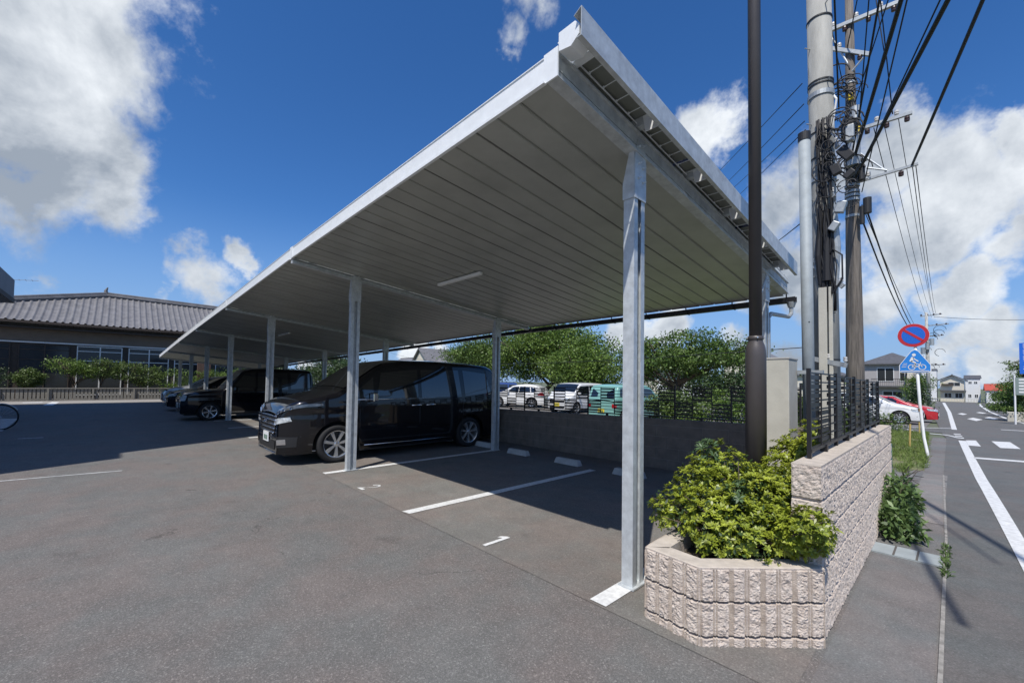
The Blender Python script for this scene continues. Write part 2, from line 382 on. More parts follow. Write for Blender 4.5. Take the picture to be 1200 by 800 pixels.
M_wallgrey = mat('grey_siding', (0.36, 0.34, 0.33), 0.8, var=0.06, scale=2)
M_wallwhite = mat('white_siding', (0.70, 0.70, 0.68), 0.8, var=0.04, scale=2)
M_white = mat('white_paint', (0.78, 0.78, 0.76), 0.45, var=0.05, scale=6)
M_signblue = mat('sign_blue', (0.02, 0.14, 0.60), 0.35)
M_signblue2 = mat('sign_light_blue', (0.03, 0.24, 0.68), 0.35)
M_signred = mat('sign_red', (0.52, 0.03, 0.04), 0.35)
M_signgrey = mat('sign_back_grey', (0.45, 0.46, 0.47), 0.5, 0.3)
M_cable = mat('cable', (0.012, 0.012, 0.014), 0.6)
M_porc = mat('porcelain', (0.62, 0.60, 0.56), 0.25)
M_porcd = mat('insulator_brown', (0.06, 0.035, 0.03), 0.3)
M_yellow = mat('yellow_plastic', (0.75, 0.55, 0.04), 0.5)
M_greenpost = mat('green_plastic', (0.03, 0.20, 0.16), 0.5)
M_bamboo = mat('bamboo_stake', (0.50, 0.36, 0.12), 0.7, var=0.15)
M_fencewood = mat('weathered_fence', (0.24, 0.225, 0.19), 0.9, var=0.28, scale=6, stretch=(6, 6, 1))
M_rubber = mat('rubber', (0.03, 0.03, 0.03), 0.8)
M_panel = mat('solar_panel_back', (0.24, 0.25, 0.22), 0.5)
M_panelcell = mat('solar_cell', (0.012, 0.016, 0.035), 0.12, coat=0.8)

# ------------------------------------------------------------------ ground, road, paint
YS_ALL = [-900, -300, -100, -40, -20, -10, 0, 3, 5, 6, 6.5, 7, 7.5, 8, 8.5, 9, 9.5, 10, 20, 60, 165, 166, 400, 900, 2200]
def sheet(x0, x1, y0, y1, dz, nx=1):
    ys = sorted({y0, y1} | {y for y in YS_ALL if y0 < y < y1})
    mb = MB()
    xs = [x0+(x1-x0)*i/nx for i in range(nx+1)]
    mb.grid([[(x, y, gh(y)+dz) for x in xs] for y in ys]); return mb
def poly_strip(L, Rr, dz, n=12):
    """ribbon between polylines L and R (same number of points), following the ground"""
    P = []
    for i in range(len(L)-1):
        for k in range(n+(1 if i == len(L)-2 else 0)):
            t = k/n
            a = (L[i][0]*(1-t)+L[i+1][0]*t, L[i][1]*(1-t)+L[i+1][1]*t); b = (Rr[i][0]*(1-t)+Rr[i+1][0]*t, Rr[i][1]*(1-t)+Rr[i+1][1]*t)
            P.append([(a[0], a[1], gh(a[1])+dz), (b[0], b[1], gh(b[1])+dz)])
    return MB().grid(P)
struct(sheet(-1500, 1500, -900, 2200, -0.016, 1), 'ground', M_ground)
struct(sheet(-60, -0.52, -60, 7.2, 0.0), 'parking_lot', M_lot)
struct(sheet(-60, -0.56, 2.40, 7.05, 0.004), 'parking_bay_pavement', M_bay)
struct(sheet(-60, -1.62, 7.2, 24, -0.006), 'neighbouring_lot', M_bay)
struct(sheet(-0.52, -0.07, -60, 20.5, 0.0), 'sidewalk', M_walk)
struct(sheet(-1.62, -0.52, 7.1, 10.9, 0.0), 'gravel_strip', M_apron)
struct(sheet(-0.40, -0.10, 6.6, 10.6, 0.004), 'sidewalk_patch', M_apron)
# the road: slightly converging to the left far away
LL = [(-0.07, -60), (-0.07, 6), (-0.15, 10.6), (-0.2, 20.5), (-0.30, 22.0), (-0.95, 40), (-1.2, 56), (-3.0, 132), (-3.2, 178)]
RR = [(14, -60), (9, 6), (6, 10.6), (4.6, 20.5), (4.4, 22), (3.2, 40), (3.2, 56), (4.9, 132), (9, 178)]
struct(poly_strip(LL, RR, 0.004, 6), 'road', M_road)
struct(sheet(-60, 80, 168, 180, 0.006), 'cross_street', M_road)
# side lane at the crossing
struct(sheet(-16, -0.3, 23.2, 26.2, 0.0), 'side_lane', M_road)
struct(sheet(-16, -0.9, 26.2, 37, 0.002), 'forecourt', M_walk)
# seam between sidewalk and road
struct(poly_strip([(-0.075, 0.5), (-0.085, 6), (-0.16, 10.6)], [(-0.055, 0.5), (-0.065, 6), (-0.14, 10.6)], 0.010), 'kerb_joint', mat('joint_mortar', (0.26, 0.245, 0.22), 0.9, var=0.4, scale=12))
struct(MB().box(-0.54, -0.09, 5.05, 5.35, 0.0, 0.012), 'drain_cover', mat('drain_concrete', (0.30, 0.33, 0.33), 0.85, var=0.1))
struct(MB().box(-0.40, -0.385, 5.05, 5.35, 0.012, 0.0135).box(-0.25, -0.235, 5.05, 5.35, 0.012, 0.0135), 'drain_cover_joint', M_joint)

def marking(L, Rr, m=M_paintroad, dz=0.010, name='road_marking', n=10):
    return struct(poly_strip(L, Rr, dz, n), name, m)
marking([(0.42, -20), (0.37, 5.45), (0.225, 10.76), (0.13, 16.2), (0.07, 19.7)], [(0.60, -20), (0.485, 5.45), (0.36, 10.76), (0.28, 16.2), (0.235, 19.7)], name='edge_line')
for k in range(3):
    marking([(0.03-0.03*k, 20.8+1.0*k), (0.02-0.03*k, 21.25+1.0*k)], [(0.21-0.03*k, 20.8+1.0*k), (0.20-0.03*k, 21.25+1.0*k)], name='edge_dash')
marking([(-0.10, 26.2), (-0.48, 56.5), (-1.75, 132), (-2.3, 165)], [(0.06, 26.2), (-0.22, 56.5), (-1.30, 132), (-1.8, 165)], name='edge_line_far')
marking([(4.0, 12), (2.95, 30), (2.62, 39.6), (2.42, 46.7), (2.45, 68.9), (3.6, 140), (4.2, 163)], [(4.3, 12), (3.15, 30), (2.80, 39.6), (2.60, 46.7), (2.68, 68.9), (4.0, 140), (4.8, 163)], name='right_edge_line')
marking([(0.29, 14.16), (0.29, 14.5)], [(3.6, 15.2), (3.6, 15.55)], name='stop_line')
marking([(0.26, 17.9), (0.235, 20.0)], [(0.50, 17.9), (0.46, 20.3)], name='crossing_bar')
for k in range(4):
    x = 0.86+0.72*k; marking([(x, 17.95), (x-0.06, 20.5)], [(x+0.38, 18.2), (x+0.34, 20.75)], name='crossing_bar')
marking([(1.41, 28.6), (1.41, 28.95)], [(3.0, 28.9), (3.0, 29.25)], name='crossing_line')
for q in [((0.15, 49), (0.75, 57), (0.6, 53)), ((0.55, 40), (1.25, 42)), ((1.4, 57), (2.1, 64)), ((1.45, 44), (2.1, 46))]:
    x0, y0 = q[0]; x1, y1 = q[1]; ym = (y0+y1)/2; hw = (y1-y0)/2
    # diamond outline filled
    marking([(x0, ym), ((x0+x1)/2, ym-3.0), (x1, ym)], [(x0, ym), ((x0+x1)/2, ym+3.0), (x1, ym)], name='diamond_marking', n=4)
marking([(-3.6, 165.0), (-3.6, 167.0)], [(5.0, 165.0), (5.0, 167.0)], name='far_give_way_line')
marking([(-1.5, 25.4), (-0.1, 26.9)], [(-1.5, 25.65), (-0.1, 27.2)], name='lane_edge', n=4)
marking([(-2.2, 24.9), (-1.4, 23.96), (-0.75, 22.1), (-0.2, 21.9), (0.03, 20.9)], [(-2.2, 25.1), (-1.4, 24.2), (-0.75, 22.4), (-0.2, 22.2), (0.10, 21.2)], name='curved_kerb_line', n=4)
# bay lines
lx = [-1.68-2.57*i for i in range(13)]
for i, x in enumerate(lx):
    w = 0.065
    marking([(x-w, 2.42 if i != 1 else 2.40), (x-w, 5.95)], [(x+w, 2.42), (x+w, 5.95)], M_paint, 0.010, 'bay_line', 4)
# numerals
def numeral(pts, cx, cy, s, name, label):
    mb = MB(); vs = [(cx+p[0]*s, cy+p[1]*s, 0.010) for p in pts]; mb.add(vs, [tuple(range(len(vs)))])
    struct(mb, name, M_paint, label)
numeral([(-.07, 0), (.07, 0), (.07, 1), (-.05, 1), (-.22, .86), (-.22, .72), (-.07, .8)], -2.95, 2.47, 0.31, 'numeral_one', 'white numeral 1 painted on the bay nearest the planter')
two = MB()
s2 = 0.31; arc = [(-.25, .74), (-.2, .88), (-.08, .97), (.06, .97), (.18, .88), (.22, .74), (.17, .6), (.02, .38), (-.12, .2)]
two.grid([[(-5.57+a*s2, 2.45+b*s2, 0.010) for a, b in arc], [(-5.57+a*s2*.55-.0, 2.45+(b*.78+.12)*s2, 0.010) for a, b in arc]])
two.add([(-5.57-.27*s2, 2.45, .010), (-5.57+.26*s2, 2.45, .010), (-5.57+.26*s2, 2.45+.15*s2, .010), (-5.57-.04*s2, 2.45+.15*s2, .010), (-5.57+.03*s2, 2.45+.30*s2, .010), (-5.57-.10*s2, 2.45+.24*s2, .010)], [(0, 1, 2, 3, 4, 5)])
struct(two, 'numeral_two', M_paint, 'white numeral 2 painted on the second bay')
# worn lines and a sunlit strip at the left of the lot
marking([(-9.45, -3.5), (-9.04, .12)], [(-9.38, -3.5), (-8.98, .12)], M_worn, .004, 'worn_line')
marking([(-14.9, -1.6), (-14.86, -1.2)], [(-14.8, -1.6), (-14.76, -1.2)], M_worn, .004, 'worn_line')
marking([(-21.6, -2.75), (-21.6, -2.33)], [(-17.0, -2.75), (-17.0, -2.1)], M_worn, .004, 'worn_patch')
marking([(-34.3, -6), (-34.3, 3.2)], [(-31.6, -6), (-31.6, 3.2)], mat('sunlit_strip_pale', (.30, .28, .25), .9, var=.12), .006, 'sunlit_strip', 3)  # ground lit beyond the building shadow; the brightness is put into a pale colour
marking([(-33.2, -3.45), (-33.2, -2.75)], [(-32.6, -3.45), (-32.6, -2.75)], M_paint, .012, 'white_patch', 2)
marking([(-33.3, -2.45), (-32.9, -2.15)], [(-29.9, -2.5), (-29.7, -2.15)], M_paint, .012, 'white_dash', 2)

# ------------------------------------------------------------------ carport
KX = [-1.65-5.14*k for k in range(7)]
ZB = [3.32, 3.28, 3.16, 3.04, 2.91, 2.76, 2.60]      # underside of the roof at its front edge, at each rafter
SL = -0.104                                            # fall of the roof per metre towards the back
YF, YR = 1.85, 6.9
def zr(k, y): return ZB[k]+SL*(y-YF)
car = thing('solar_carport', 'long galvanised steel carport with a sloping metal roof carrying solar panels', 'carport', (KX[0], 2.83, 0))
OC = car.location
def cp(mb, name, m, parent=car, **k): return mb.build(name, m, parent, off=OC if parent is car else None, **k)
def sub(mb, name, m, par, **k): return mb.build(name, m, par, off=OC, **k)     # parts keep the carport's origin
DH = 0.16
for k, x in enumerate(KX):
    mb = MB()
    lo = -.07 if k else 0
    for (z0, z1, dx) in ((lo, lo+.05, .0), (lo+.062, DH, -.004)):
        a = [(xx, y, zr(k, y)+z) for z in (z0, z1) for y in (YF, YR) for xx in (x-0.035, x+.04+dx)]
        mb.hexa(a)
    # lips of the channel
    mb.beam((x+.046, YF, zr(k, YF)+DH-.006), (x+.046, YR, zr(k, YR)+DH-.006), .02, .010)
    mb.beam((x+.047, YF, zr(k, YF)+lo+.004), (x+.047, YR, zr(k, YR)+lo+.004), .014, .008)
    rf = cp(mb, 'rafter', M_galv)
    sub(MB().beam((x+.0, YF+.03, zr(k, YF+.03)+lo+.056), (x+.0, YR-.02, zr(k, YR-.02)+lo+.056), .05, .0118), 'dark_gap_fill', M_deckseam, rf)  # black filler added so the gap in the rafter reads as dark shade
    e = MB().box(x-.05, x+.062, YF-.012, YF-.002, zr(k, YF)-.008, zr(k, YF)+DH+.012)
    sub(e, 'end_cap', M_galvw, rf)
    for row, y in ((0, 2.83), (1, 5.96)):
        top = zr(k, y)-0.02-(.07 if k else 0)
        ptop = top-.22
        p = MB(); X0, X1, Y0, Y1 = x-.055, x+.035, y-.075, y+.075
        # lipped channel, open towards +X
        p.box(X0, X1, Y0, Y0+.006, 0.012, ptop); p.box(X0, X0+.006, Y0+.006, Y1-.006, 0.012, ptop); p.box(X0, X1, Y1-.006, Y1, 0.012, ptop)
        p.box(X1-.004, X1, Y0+.006, Y0+.050, 0.012, ptop); p.box(X1-.004, X1, Y1-.050, Y1-.006, 0.012, ptop)
        p.box(X0+.045, X0+.049, Y0+.006, Y1-.006, .012, ptop)
        po = cp(p, 'post', M_galv)
        sub(MB().box(X0-.02, X1+.02, Y0-.02, Y1+.02, 0.010, 0.022), 'base_plate', M_galv, po)
        hb = MB(); g = X1
        hb.prism([(Y0-.006, ptop-.10), (Y1+.006, ptop-.10), (Y1+.006, top-.02), (y+.05, top+.13), (y-.045, top+.13), (Y0-.006, top-.02)], g+.002, g+.008, 'x')
        hb.prism([(X0-.004, ptop-.10), (g+.001, ptop-.10), (g+.001, top+.10), (g-.024, top+.10), (X0-.004, ptop+.02)], Y0-.010, Y0-.004, 'y')
        hb.prism([(X0-.004, ptop-.10), (g+.001, ptop-.10), (g+.001, top+.02), (g-.04, top+.02), (X0-.004, ptop+.02)], Y1+.001, Y1+.006, 'y')
        h_ = sub(hb, 'head_bracket', M_galv, po)
        if k < 3:
            for (dy, dz) in ((-.025, .08), (.03, .10), (-.03, -.05), (.03, -.07), (-.03, -.16), (.03, -.18)):
                bo = MB().cyl((g+.008, y+dy, top+dz), (g+.020, y+dy, top+dz), .010, n=6).cyl((g+.0195, y+dy, top+dz), (g+.036, y+dy, top+dz), .005, n=6)
                bo.build('bolt', M_bolt, po, off=OC)
# roof deck: one folded sheet field per bay, ribs running up the slope
for k in range(6):
    xa, xb = KX[k]-.037, KX[k+1]+.042
    n = 7; per = (xa-xb)/n
    mb = MB(); prof = []
    for i in range(n):
        x = xa-i*per
        prof += [(x, 0.0), (x-per*.325, 0.0), (x-per*.335, .009), (x-per*.36, .009), (x-per*.37, 0.0), (x-per*.64, 0), (x-per*.65, .009), (x-per*.675, .009), (x-per*.685, 0), (x-per+.020, 0.0), (x-per+.017, .028), (x-per+.005, .028)]
    prof.append((xb, 0.0))
    def zz(x, y):
        t = (KX[k]-x)/5.14; return (ZB[k]*(1-t)+ZB[k+1]*t)+SL*(y-YF)+.012
    rows = [[(x, y, zz(x, y)+dz) for x, dz in prof] for y in (YF+.006, 4.40, 4.402, 7.02)]
    mb.grid(rows)
    rows2 = [[(x, y, zz(x, y)+dz+.006) for x, dz in prof] for y in (YF+.006, 7.02)]
    mb.grid(rows2)
    cp(mb, 'roof_deck', M_deck)
    for i in range(n):
        x = xa-i*per-per+.018
        P8 = [(xx, y, zz(xx, y)+d) for d in (-.0025, .014) for y in (YF+.012, 7.0) for xx in (x-.010, x+.001)]
        cp(MB().hexa(P8), 'deck_seam', M_deckseam)
        for q in (.345, .66):
            x = xa-i*per-per*q; P8 = [(xx, y, zz(xx, y)+d) for d in (-.0015, .004) for y in (YF+.012, 7.0) for xx in (x-.006, x)]
            cp(MB().hexa(P8), 'deck_crease', M_crease)
    # bright fascia with a bottom lip
    fa = MB()
    A = (xa+.03, YF-.004); B = (xb-.03, YF-.004)
    za, zb_ = zz(xa, YF), zz(xb, YF)
    def fas(dz0, dz1, y0, y1):
        fa.hexa([(xb, y0, zb_+dz0), (xa, y0, za+dz0), (xb, y1, zb_+dz0), (xa, y1, za+dz0), (xb, y0, zb_+dz1), (xa, y0, za+dz1), (xb, y1, zb_+dz1), (xa, y1, za+dz1)])
    fas(-.020, .150, YF-.004, YF+.002); fas(-.020, -.014, YF-.020, YF-.004); fas(-.020, .000, YF-.024, YF-.020); fas(.144, .150, YF-.010, YF-.004)
    cp(fa, 'fascia', M_galvw)
    # purlins above the deck and the panels on them
    for j, y in enumerate((1.99, 2.75, 3.60, 4.45, 5.32, 6.18)):
        pu = MB(); x1 = (KX[0]+.228) if k == 0 else KX[k]
        zA = ZB[k]+SL*(y-YF)+DH+.012; zB = ZB[k+1]+SL*(y-YF)+DH+.012
        pts = [(xb, zB), (x1, zA)]
        pu.hexa([(xb, y, zB), (x1, y, zA), (xb, y+.06, zB), (x1, y+.06, zA), (xb, y, zB+.065), (x1, y, zA+.065), (xb, y+.06, zB+.065), (x1, y+.06, zA+.065)])
        cp(pu, 'purlin', M_galvw if j == 0 else M_galv)
    for j in range(3):
        for i in range(3 if k else 3):
            x0 = (KX[0]+.20 if k == 0 else KX[k])-i*1.72-(0 if k == 0 else 0); x1 = x0-1.68
            ya, yb = 1.97+j*1.50, 1.97+j*1.50+1.47
            def zq(x, y):
                t = (KX[k]-x)/5.14; return ZB[k]*(1-t)+ZB[k+1]*t+SL*(y-YF)+DH+.082
            P8 = [(x, y, zq(x, y)+d) for d in (0, .035) for y in (ya, yb) for x in (x1, x0)]
            so = cp(MB().hexa(P8), 'solar_panel', M_panelcell)
            B8 = [(x, y, zq(x, y)+d) for d in (-.004, -.001) for y in (ya+.01, yb-.01) for x in (x1+.01, x0-.01)]
            sub(MB().hexa(B8), 'back_sheet', M_panel, so)
# overhang at the near end: underside of modules and cross rods
x0 = KX[0]+.06; x1 = KX[0]+.235
for i in range(28):
    y = 2.0+i*.158; z = zr(0, y)+DH+.050
    cp(MB().beam((x0-.01, y, z), (x1, y, z), .005, .005).obox(Matrix.Translation((x0-.004, y, z)), .012, .012, .012), 'cross_rod', M_galvw)
for y in (2.75, 3.60, 4.45, 5.32, 6.18):
    z = zr(0, y)+DH
    cp(MB().hexa([(x, yy, z+dz) for dz in (-.055, .07) for yy in (y-.004, y) for x in (KX[0]+(.125 if dz < 0 else .105), KX[0]+.225)]), 'purlin_end_plate', M_galvw)
rail = MB().beam((x0-.006, YF, zr(0, YF)+DH+.040), (x0-.006, YR, zr(0, YR)+DH+.040), .006, .008)
cp(rail, 'edge_rail', M_galvw)
# edge flashing: tall plate with an inward lip, and its soffit
def pl(x, y, dz): return (x, y, zr(0, y)+dz)
XE = KX[0]+.26; ya, yb = 1.80, 6.42
fl = MB(); zt, z0 = 0.256, 0.090
fl.hexa([pl(XE, ya, z0), pl(XE+.004, ya, z0), pl(XE, yb, z0), pl(XE+.004, yb, z0), pl(XE, ya, zt), pl(XE+.004, ya, zt), pl(XE, yb, zt), pl(XE+.004, yb, zt)])
fl.hexa([pl(XE-.05, ya, zt-.03), pl(XE, ya, zt-.004), pl(XE-.05, yb, zt-.03), pl(XE, yb, zt-.004), pl(XE-.05, ya, zt-.027), pl(XE, ya, zt), pl(XE-.05, yb, zt-.027), pl(XE, yb, zt)])
fl.hexa([pl(XE-.028, ya, z0), pl(XE, ya, z0), pl(XE-.028, yb, z0), pl(XE, yb, z0), pl(XE-.028, ya, z0+.004), pl(XE, ya, z0+.004), pl(XE-.028, yb, z0+.004), pl(XE, yb, z0+.004)])
cp(fl, 'edge_flashing', M_galv)
# first purlin end closure
cl = MB().prism([(KX[0]+.075, zr(0, YF)+.125), (KX[0]+.165, zr(0, YF)+.105), (KX[0]+.225, zr(0, YF)+.145), (KX[0]+.225, zr(0, YF)+.20), (KX[0]+.195, zr(0, YF)+.235), (KX[0]+.075, zr(0, YF)+.235)], YF-.02, YF+.10, 'y')
cp(cl, 'purlin_end_box', M_galvw)
# gutter and downpipe
gt = MB()
gz_ = [zr(k, YR)-.02 for k in range(7)]
for k in range(6):
    for (dy0, dy1, dz0, dz1) in ((0.14, .145, -.075, .0), (.23, .235, -.075, .005), (.145, .23, -.080, -.075)):
        a, b = KX[k]+(.10 if k == 0 else 0), KX[k+1]
        gt.hexa([(b, YR+dy0, gz_[k+1]+dz0), (a, YR+dy0, gz_[k]+dz0), (b, YR+dy1, gz_[k+1]+dz0), (a, YR+dy1, gz_[k]+dz0), (b, YR+dy0, gz_[k+1]+dz1), (a, YR+dy0, gz_[k]+dz1), (b, YR+dy1, gz_[k+1]+dz1), (a, YR+dy1, gz_[k]+dz1)])
gu = cp(gt, 'gutter', M_black)
gb = MB()
for k in range(6):
    for i in range(7):
        t = i/7; x = KX[k]-5.14*t; z = gz_[k]*(1-t)+gz_[k+1]*t
        gb.box(x-.008, x+.008, YR+.10, YR+.24, z-.088, z-.081); gb.box(x-.008, x+.008, YR+.095, YR+.103, z-.088, z+.04)
sub(gb, 'gutter_bracket', M_black, gu)
fu = MB().cyl((KX[0]+.04, YR+.19, gz_[0]-.07), (KX[0]+.04, YR+.19, gz_[0]-.15), .065, .04, 12).tube([(KX[0]+.04, YR+.19, gz_[0]-.15), (KX[0]+.04, YR+.18, gz_[0]-.24), (KX[0]+.04, YR+.05, gz_[0]-.30), (KX[0]+.04, 6.10, gz_[0]-.36), (KX[0]+.02, 6.06, gz_[0]-.42), (KX[0]+.02, 6.06, .05)], .026, 10)
cp(fu, 'downpipe', M_galvd)
for k in (0, 1):
    br = MB().cyl((KX[k]+.05, 5.88, zr(k, 5.9)-.03), (KX[k]+.05, 5.35, 2.25 if k == 0 else 2.9), .014, n=8)
    if k == 0: cp(br, 'brace_rod', M_galv)
    lp = MB().tube([(KX[k]-.10, 5.99, 2.62-.02), (KX[k]-.17, 6.0, 2.5), (KX[k]-.15, 6.02, 2.35), (KX[k]-.08, 6.02, 2.28)], .010, 6)
    if k == 1: cp(lp, 'cable_loop', M_cable)
# strip lights under the roof
for (xm, ym) in ((-5.25, 3.80), (-14.5, 3.8)):
    t = (KX[0]-xm)/5.14; k = int(t); t -= k
    z = ZB[k]*(1-t)+ZB[k+1]*t+SL*(ym-YF)-.01
    cp(MB().box(xm-.55, xm+.55, ym-.03, ym+.03, z-.045, z), 'strip_light', M_white, bevel=.008)

# wheel stops
def wheel_stop(x, y, label):
    mb = MB(); w = .55/2
    mb.hexa([(x-w, y-.075, .006), (x+w, y-.075, .006), (x-w, y+.075, .006), (x+w, y+.075, .006), (x-w+.03, y-.045, .105), (x+w-.03, y-.045, .105), (x-w+.03, y+.045, .105), (x+w-.03, y+.045, .105)])
    o = mb.build('wheel_stop', mat('stop_concrete', (.50, .50, .48), .85, var=.12, scale=9, bump=.3, bscale=80), None, off=(x, y, .006), loc=(x, y, .006), bevel=.006)
    tag(o, label, 'wheel stop', 'concrete wheel stops at the back of the bays')
wheel_stop(-8.75, 6.0, 'concrete wheel stop behind the far rear wheel of the black minivan')
wheel_stop(-7.35, 6.12, 'concrete wheel stop peeping out behind the near rear wheel of the black minivan')
wheel_stop(-6.14, 6.02, 'concrete wheel stop just right of the rear post beside the minivan')
wheel_stop(-4.85, 6.02, 'second concrete wheel stop right of the rear post beside the minivan')
wheel_stop(-3.60, 6.02, 'concrete wheel stop partly hidden behind the nearest steel post')
wheel_stop(-2.35, 6.02, 'concrete wheel stop nearest the bushy planter')

# ------------------------------------------------------------------ block walls
def rough_face(p0, p1, z0a, z1a, name, parent, off, kind):
    """split-face block face from plan point p0 to p1; outward normal on the right of p0->p1"""
    p0 = np.array(p0); p1 = np.array(p1); L = np.linalg.norm(p1-p0); d = (p1-p0)/L; nrm = np.array([d[1], -d[0]])
    step = .0055 if kind == 'panel' else .0095
    nu = max(4, int(L/step)); nv = max(4, int((z1a-z0a)/(step*.9)))
    U, V = np.meshgrid(np.linspace(0, L, nu+1), np.linspace(z0a, z1a, nv+1))
    rg = lambda a, b, sd: 1-np.abs(2*vnoise(a, b, sd)-1); rough = (rg(U*26+V*9, V*30, 3)-.5)*.006+(rg(U*58, V*64+U*20, 5)-.5)*.007+(rg(U*130, V*120, 8)-.5)*.005
    if kind == 'panel':
        pw = L/max(1, round(L/.097)); fu = (U % pw)/pw
        edge = np.clip((np.minimum(fu, 1-fu)-.125)/.05, 0, 1)
        rib = (fu < .095) | (fu > .905)
        flat = np.where(rib, .004, 0)
        bulge = np.sin(np.clip(fu, .1, .9)*math.pi)*.004
        disp = np.where(rib, .003, .002+bulge*edge+rough*edge*1.1)
        groove = (np.abs(fu-.115) < .03) | (np.abs(fu-.885) < .03); disp = np.where(groove, -.009, disp)
        disp = np.where((np.minimum(fu, 1-fu) < .03) & (np.round(U/pw) % 2 == 0), -.008, disp)
        ch = .195; z_top = z1a
        fv = ((z_top-V) % ch)/ch
    else:
        rough = (rg(U*32+V*8, V*26, 3)-.5)*.005+(rg(U*95, V*48, 5)-.5)*.009+(rg(U*170, V*110, 8)-.5)*.006; disp = rough
        ch = .203; z_top = z1a; fv = ((z_top-V) % ch)/ch
        bl = ((U+((np.floor((z_top-V)/ch) % 2)*.2)) % .40)/.40
        disp = np.where(np.minimum(bl, 1-bl) < .012, -.004, disp)
    jt = (np.minimum(fv, 1-fv) < .038) & (V < z_top-.02)
    disp = np.where(jt, -.015, disp)
    disp = np.where(V > z_top-.012, np.minimum(disp, .0)*.3, disp)
    X = p0[0]+d[0]*U+nrm[0]*disp; Y = p0[1]+d[1]*U+nrm[1]*disp
    rows = np.stack([X, Y, V], -1)
    mb = MB(); nc = nu+1
    mb.v = [tuple(v) for v in rows.reshape(-1, 3)]
    mb.f = [(i*nc+j, i*nc+j+1, (i+1)*nc+j+1, (i+1)*nc+j) for i in range(nv) for j in range(nu)]
    o = mb.build(name, M_blockpink, parent, off=off)
    return o
tw = thing('block_wall', 'pinkish split-face block wall beside the pavement, black fence on top', 'wall', (-.6, 5, 0))
TWX, TWI, TY0, TY1, TZ = -.545, -.695, 3.03, 6.95, 1.02
core = MB().box(TWI, TWX-.014, TY0+.014, TY1-.014, -.1, TZ-.004)
core.build('wall_core', M_blockpinks, tw, off=tw.location)
TOPF = []
rough_face((TWX, TY0), (TWX, TY1), -.03, TZ, 'wall', tw, tw.location, 'course')
rough_face((TWI, TY0), (TWX, TY0), -.03, TZ, 'wall_end', tw, tw.location, 'panel1' )
rough_face((TWX, TY1), (TWI, TY1), -.1, TZ, 'wall_end', tw, tw.location, 'course')
cpg = MB().box(TWI-.002, TWX-.002, TY0+.002, TY1, TZ-.004, TZ+.004)
cpg.build('top_course', mat('block_top', (.50, .44, .37), .9, var=.15, scale=12, bump=.4, bscale=120), tw, off=tw.location)

plt_ = thing('planter', 'low pink block planter with ribbed panels at the corner by the nearest post', 'planter', (-1.0, 2.9, 0))
PZ = .445
PO = [(-1.385, 3.6), (-1.385, 2.58), (-1.30, 2.475), (-1.035, 2.475), (-.535, 3.03)]       # outer outline
PO = [(-1.44, 3.9), (-1.395, 2.60), (-1.385, 2.515), (-1.02, 2.470), (-.525, 3.005)]
for a, b in zip(PO[:-1], PO[1:]):
    rough_face(a, b, -.03, PZ, 'planter_face', plt_, plt_.location, 'panel')
def inset(poly, d):
    out = []
    n = len(poly)
    for i in range(n):
        p = Vector(poly[i]).to_2d()
        dirs = []
        if i > 0: dirs.append((Vector(poly[i])-Vector(poly[i-1])).normalized())
        if i < n-1: dirs.append((Vector(poly[i+1])-Vector(poly[i])).normalized())
        t = sum(dirs, Vector((0, 0))); t.normalize(); nn = Vector((-t.y, t.x))
        c = max(.5, nn.dot(Vector((-dirs[0].y, dirs[0].x))))
        out.append(tuple(p+nn*d/c))
    return out
o1 = inset(PO, .013); o2 = inset(PO, .125)
cap = MB()
cap.grid([[(x, y, PZ-.003) for x, y in PO], [(x, y, PZ+.002) for x, y in o1], [(x, y, PZ+.002) for x, y in o2], [(x, y, .0) for x, y in o2]])
cap.build('planter_top', mat('block_top', (.50, .44, .37)), plt_, off=plt_.location)
body = MB().grid([[(x, y, -.03) for x, y in o1], [(x, y, PZ-.004) for x, y in o1]]); body.build('planter_core', M_joint, plt_, off=plt_.location)
soil = MB().add([(o2[0][0], 5.3, .36), (o2[0][0], o2[0][1], .36)]+[(x, y, .36) for x, y in o2[1:]]+[(TWI, TY0+.05, .36), (TWI, 5.3, .36)], [tuple(range(len(o2)+3))])
soil.build('soil', M_soil, plt_, off=plt_.location)

# grey back wall
bw = thing('back_wall', 'low brown-grey concrete block wall behind the parking bays', 'wall', (-6, 7.0, 0))
def topz(x): return .88+(x+3.5)*.018
xs_ = [-1.45-.4*i for i in range(80)]
cour = MB(); mor = MB()
xA, xB = -1.45, -33.0
for r_ in range(5):
    for i in range(84):
        xa = xA-.4*i+(.2 if r_ % 2 else 0); xb = xa-.392
        if xa < xB: continue
        xa = min(xa, xA)
        def zc(x, r2): 
            t = topz(x); return -.02+(t+.02)*r2/4.6
        za0, za1, zb0, zb1 = zc(xa, r_), zc(xa, min(r_+1, 4.6))-.007, zc(xb, r_), zc(xb, min(r_+1, 4.6))-.007
        cour.hexa([(xb, 7.0, zb0), (xa, 7.0, za0), (xb, 7.12, zb0), (xa, 7.12, za0), (xb, 7.0, zb1), (xa, 7.0, za1), (xb, 7.12, zb1), (xa, 7.12, za1)])
cour.build('block_course', M_blockgrey, bw, off=bw.location)
mor.hexa([(xB, 7.006, -.3), (xA, 7.006, -.3), (xB, 7.114, -.3), (xA, 7.114, -.3), (xB, 7.006, topz(xB)-.01), (xA, 7.006, topz(xA)-.01), (xB, 7.114, topz(xB)-.01), (xA, 7.114, topz(xA)-.01)])
mor.build('mortar', M_mortar, bw, off=bw.location)
for xp in (-7.9, -13.0, -18.2, -23.4):
    MB().box(xp-.09, xp+.09, 6.90, 6.999, 0, topz(xp)-.08).build('pilaster', M_blockgrey, bw, off=bw.location)

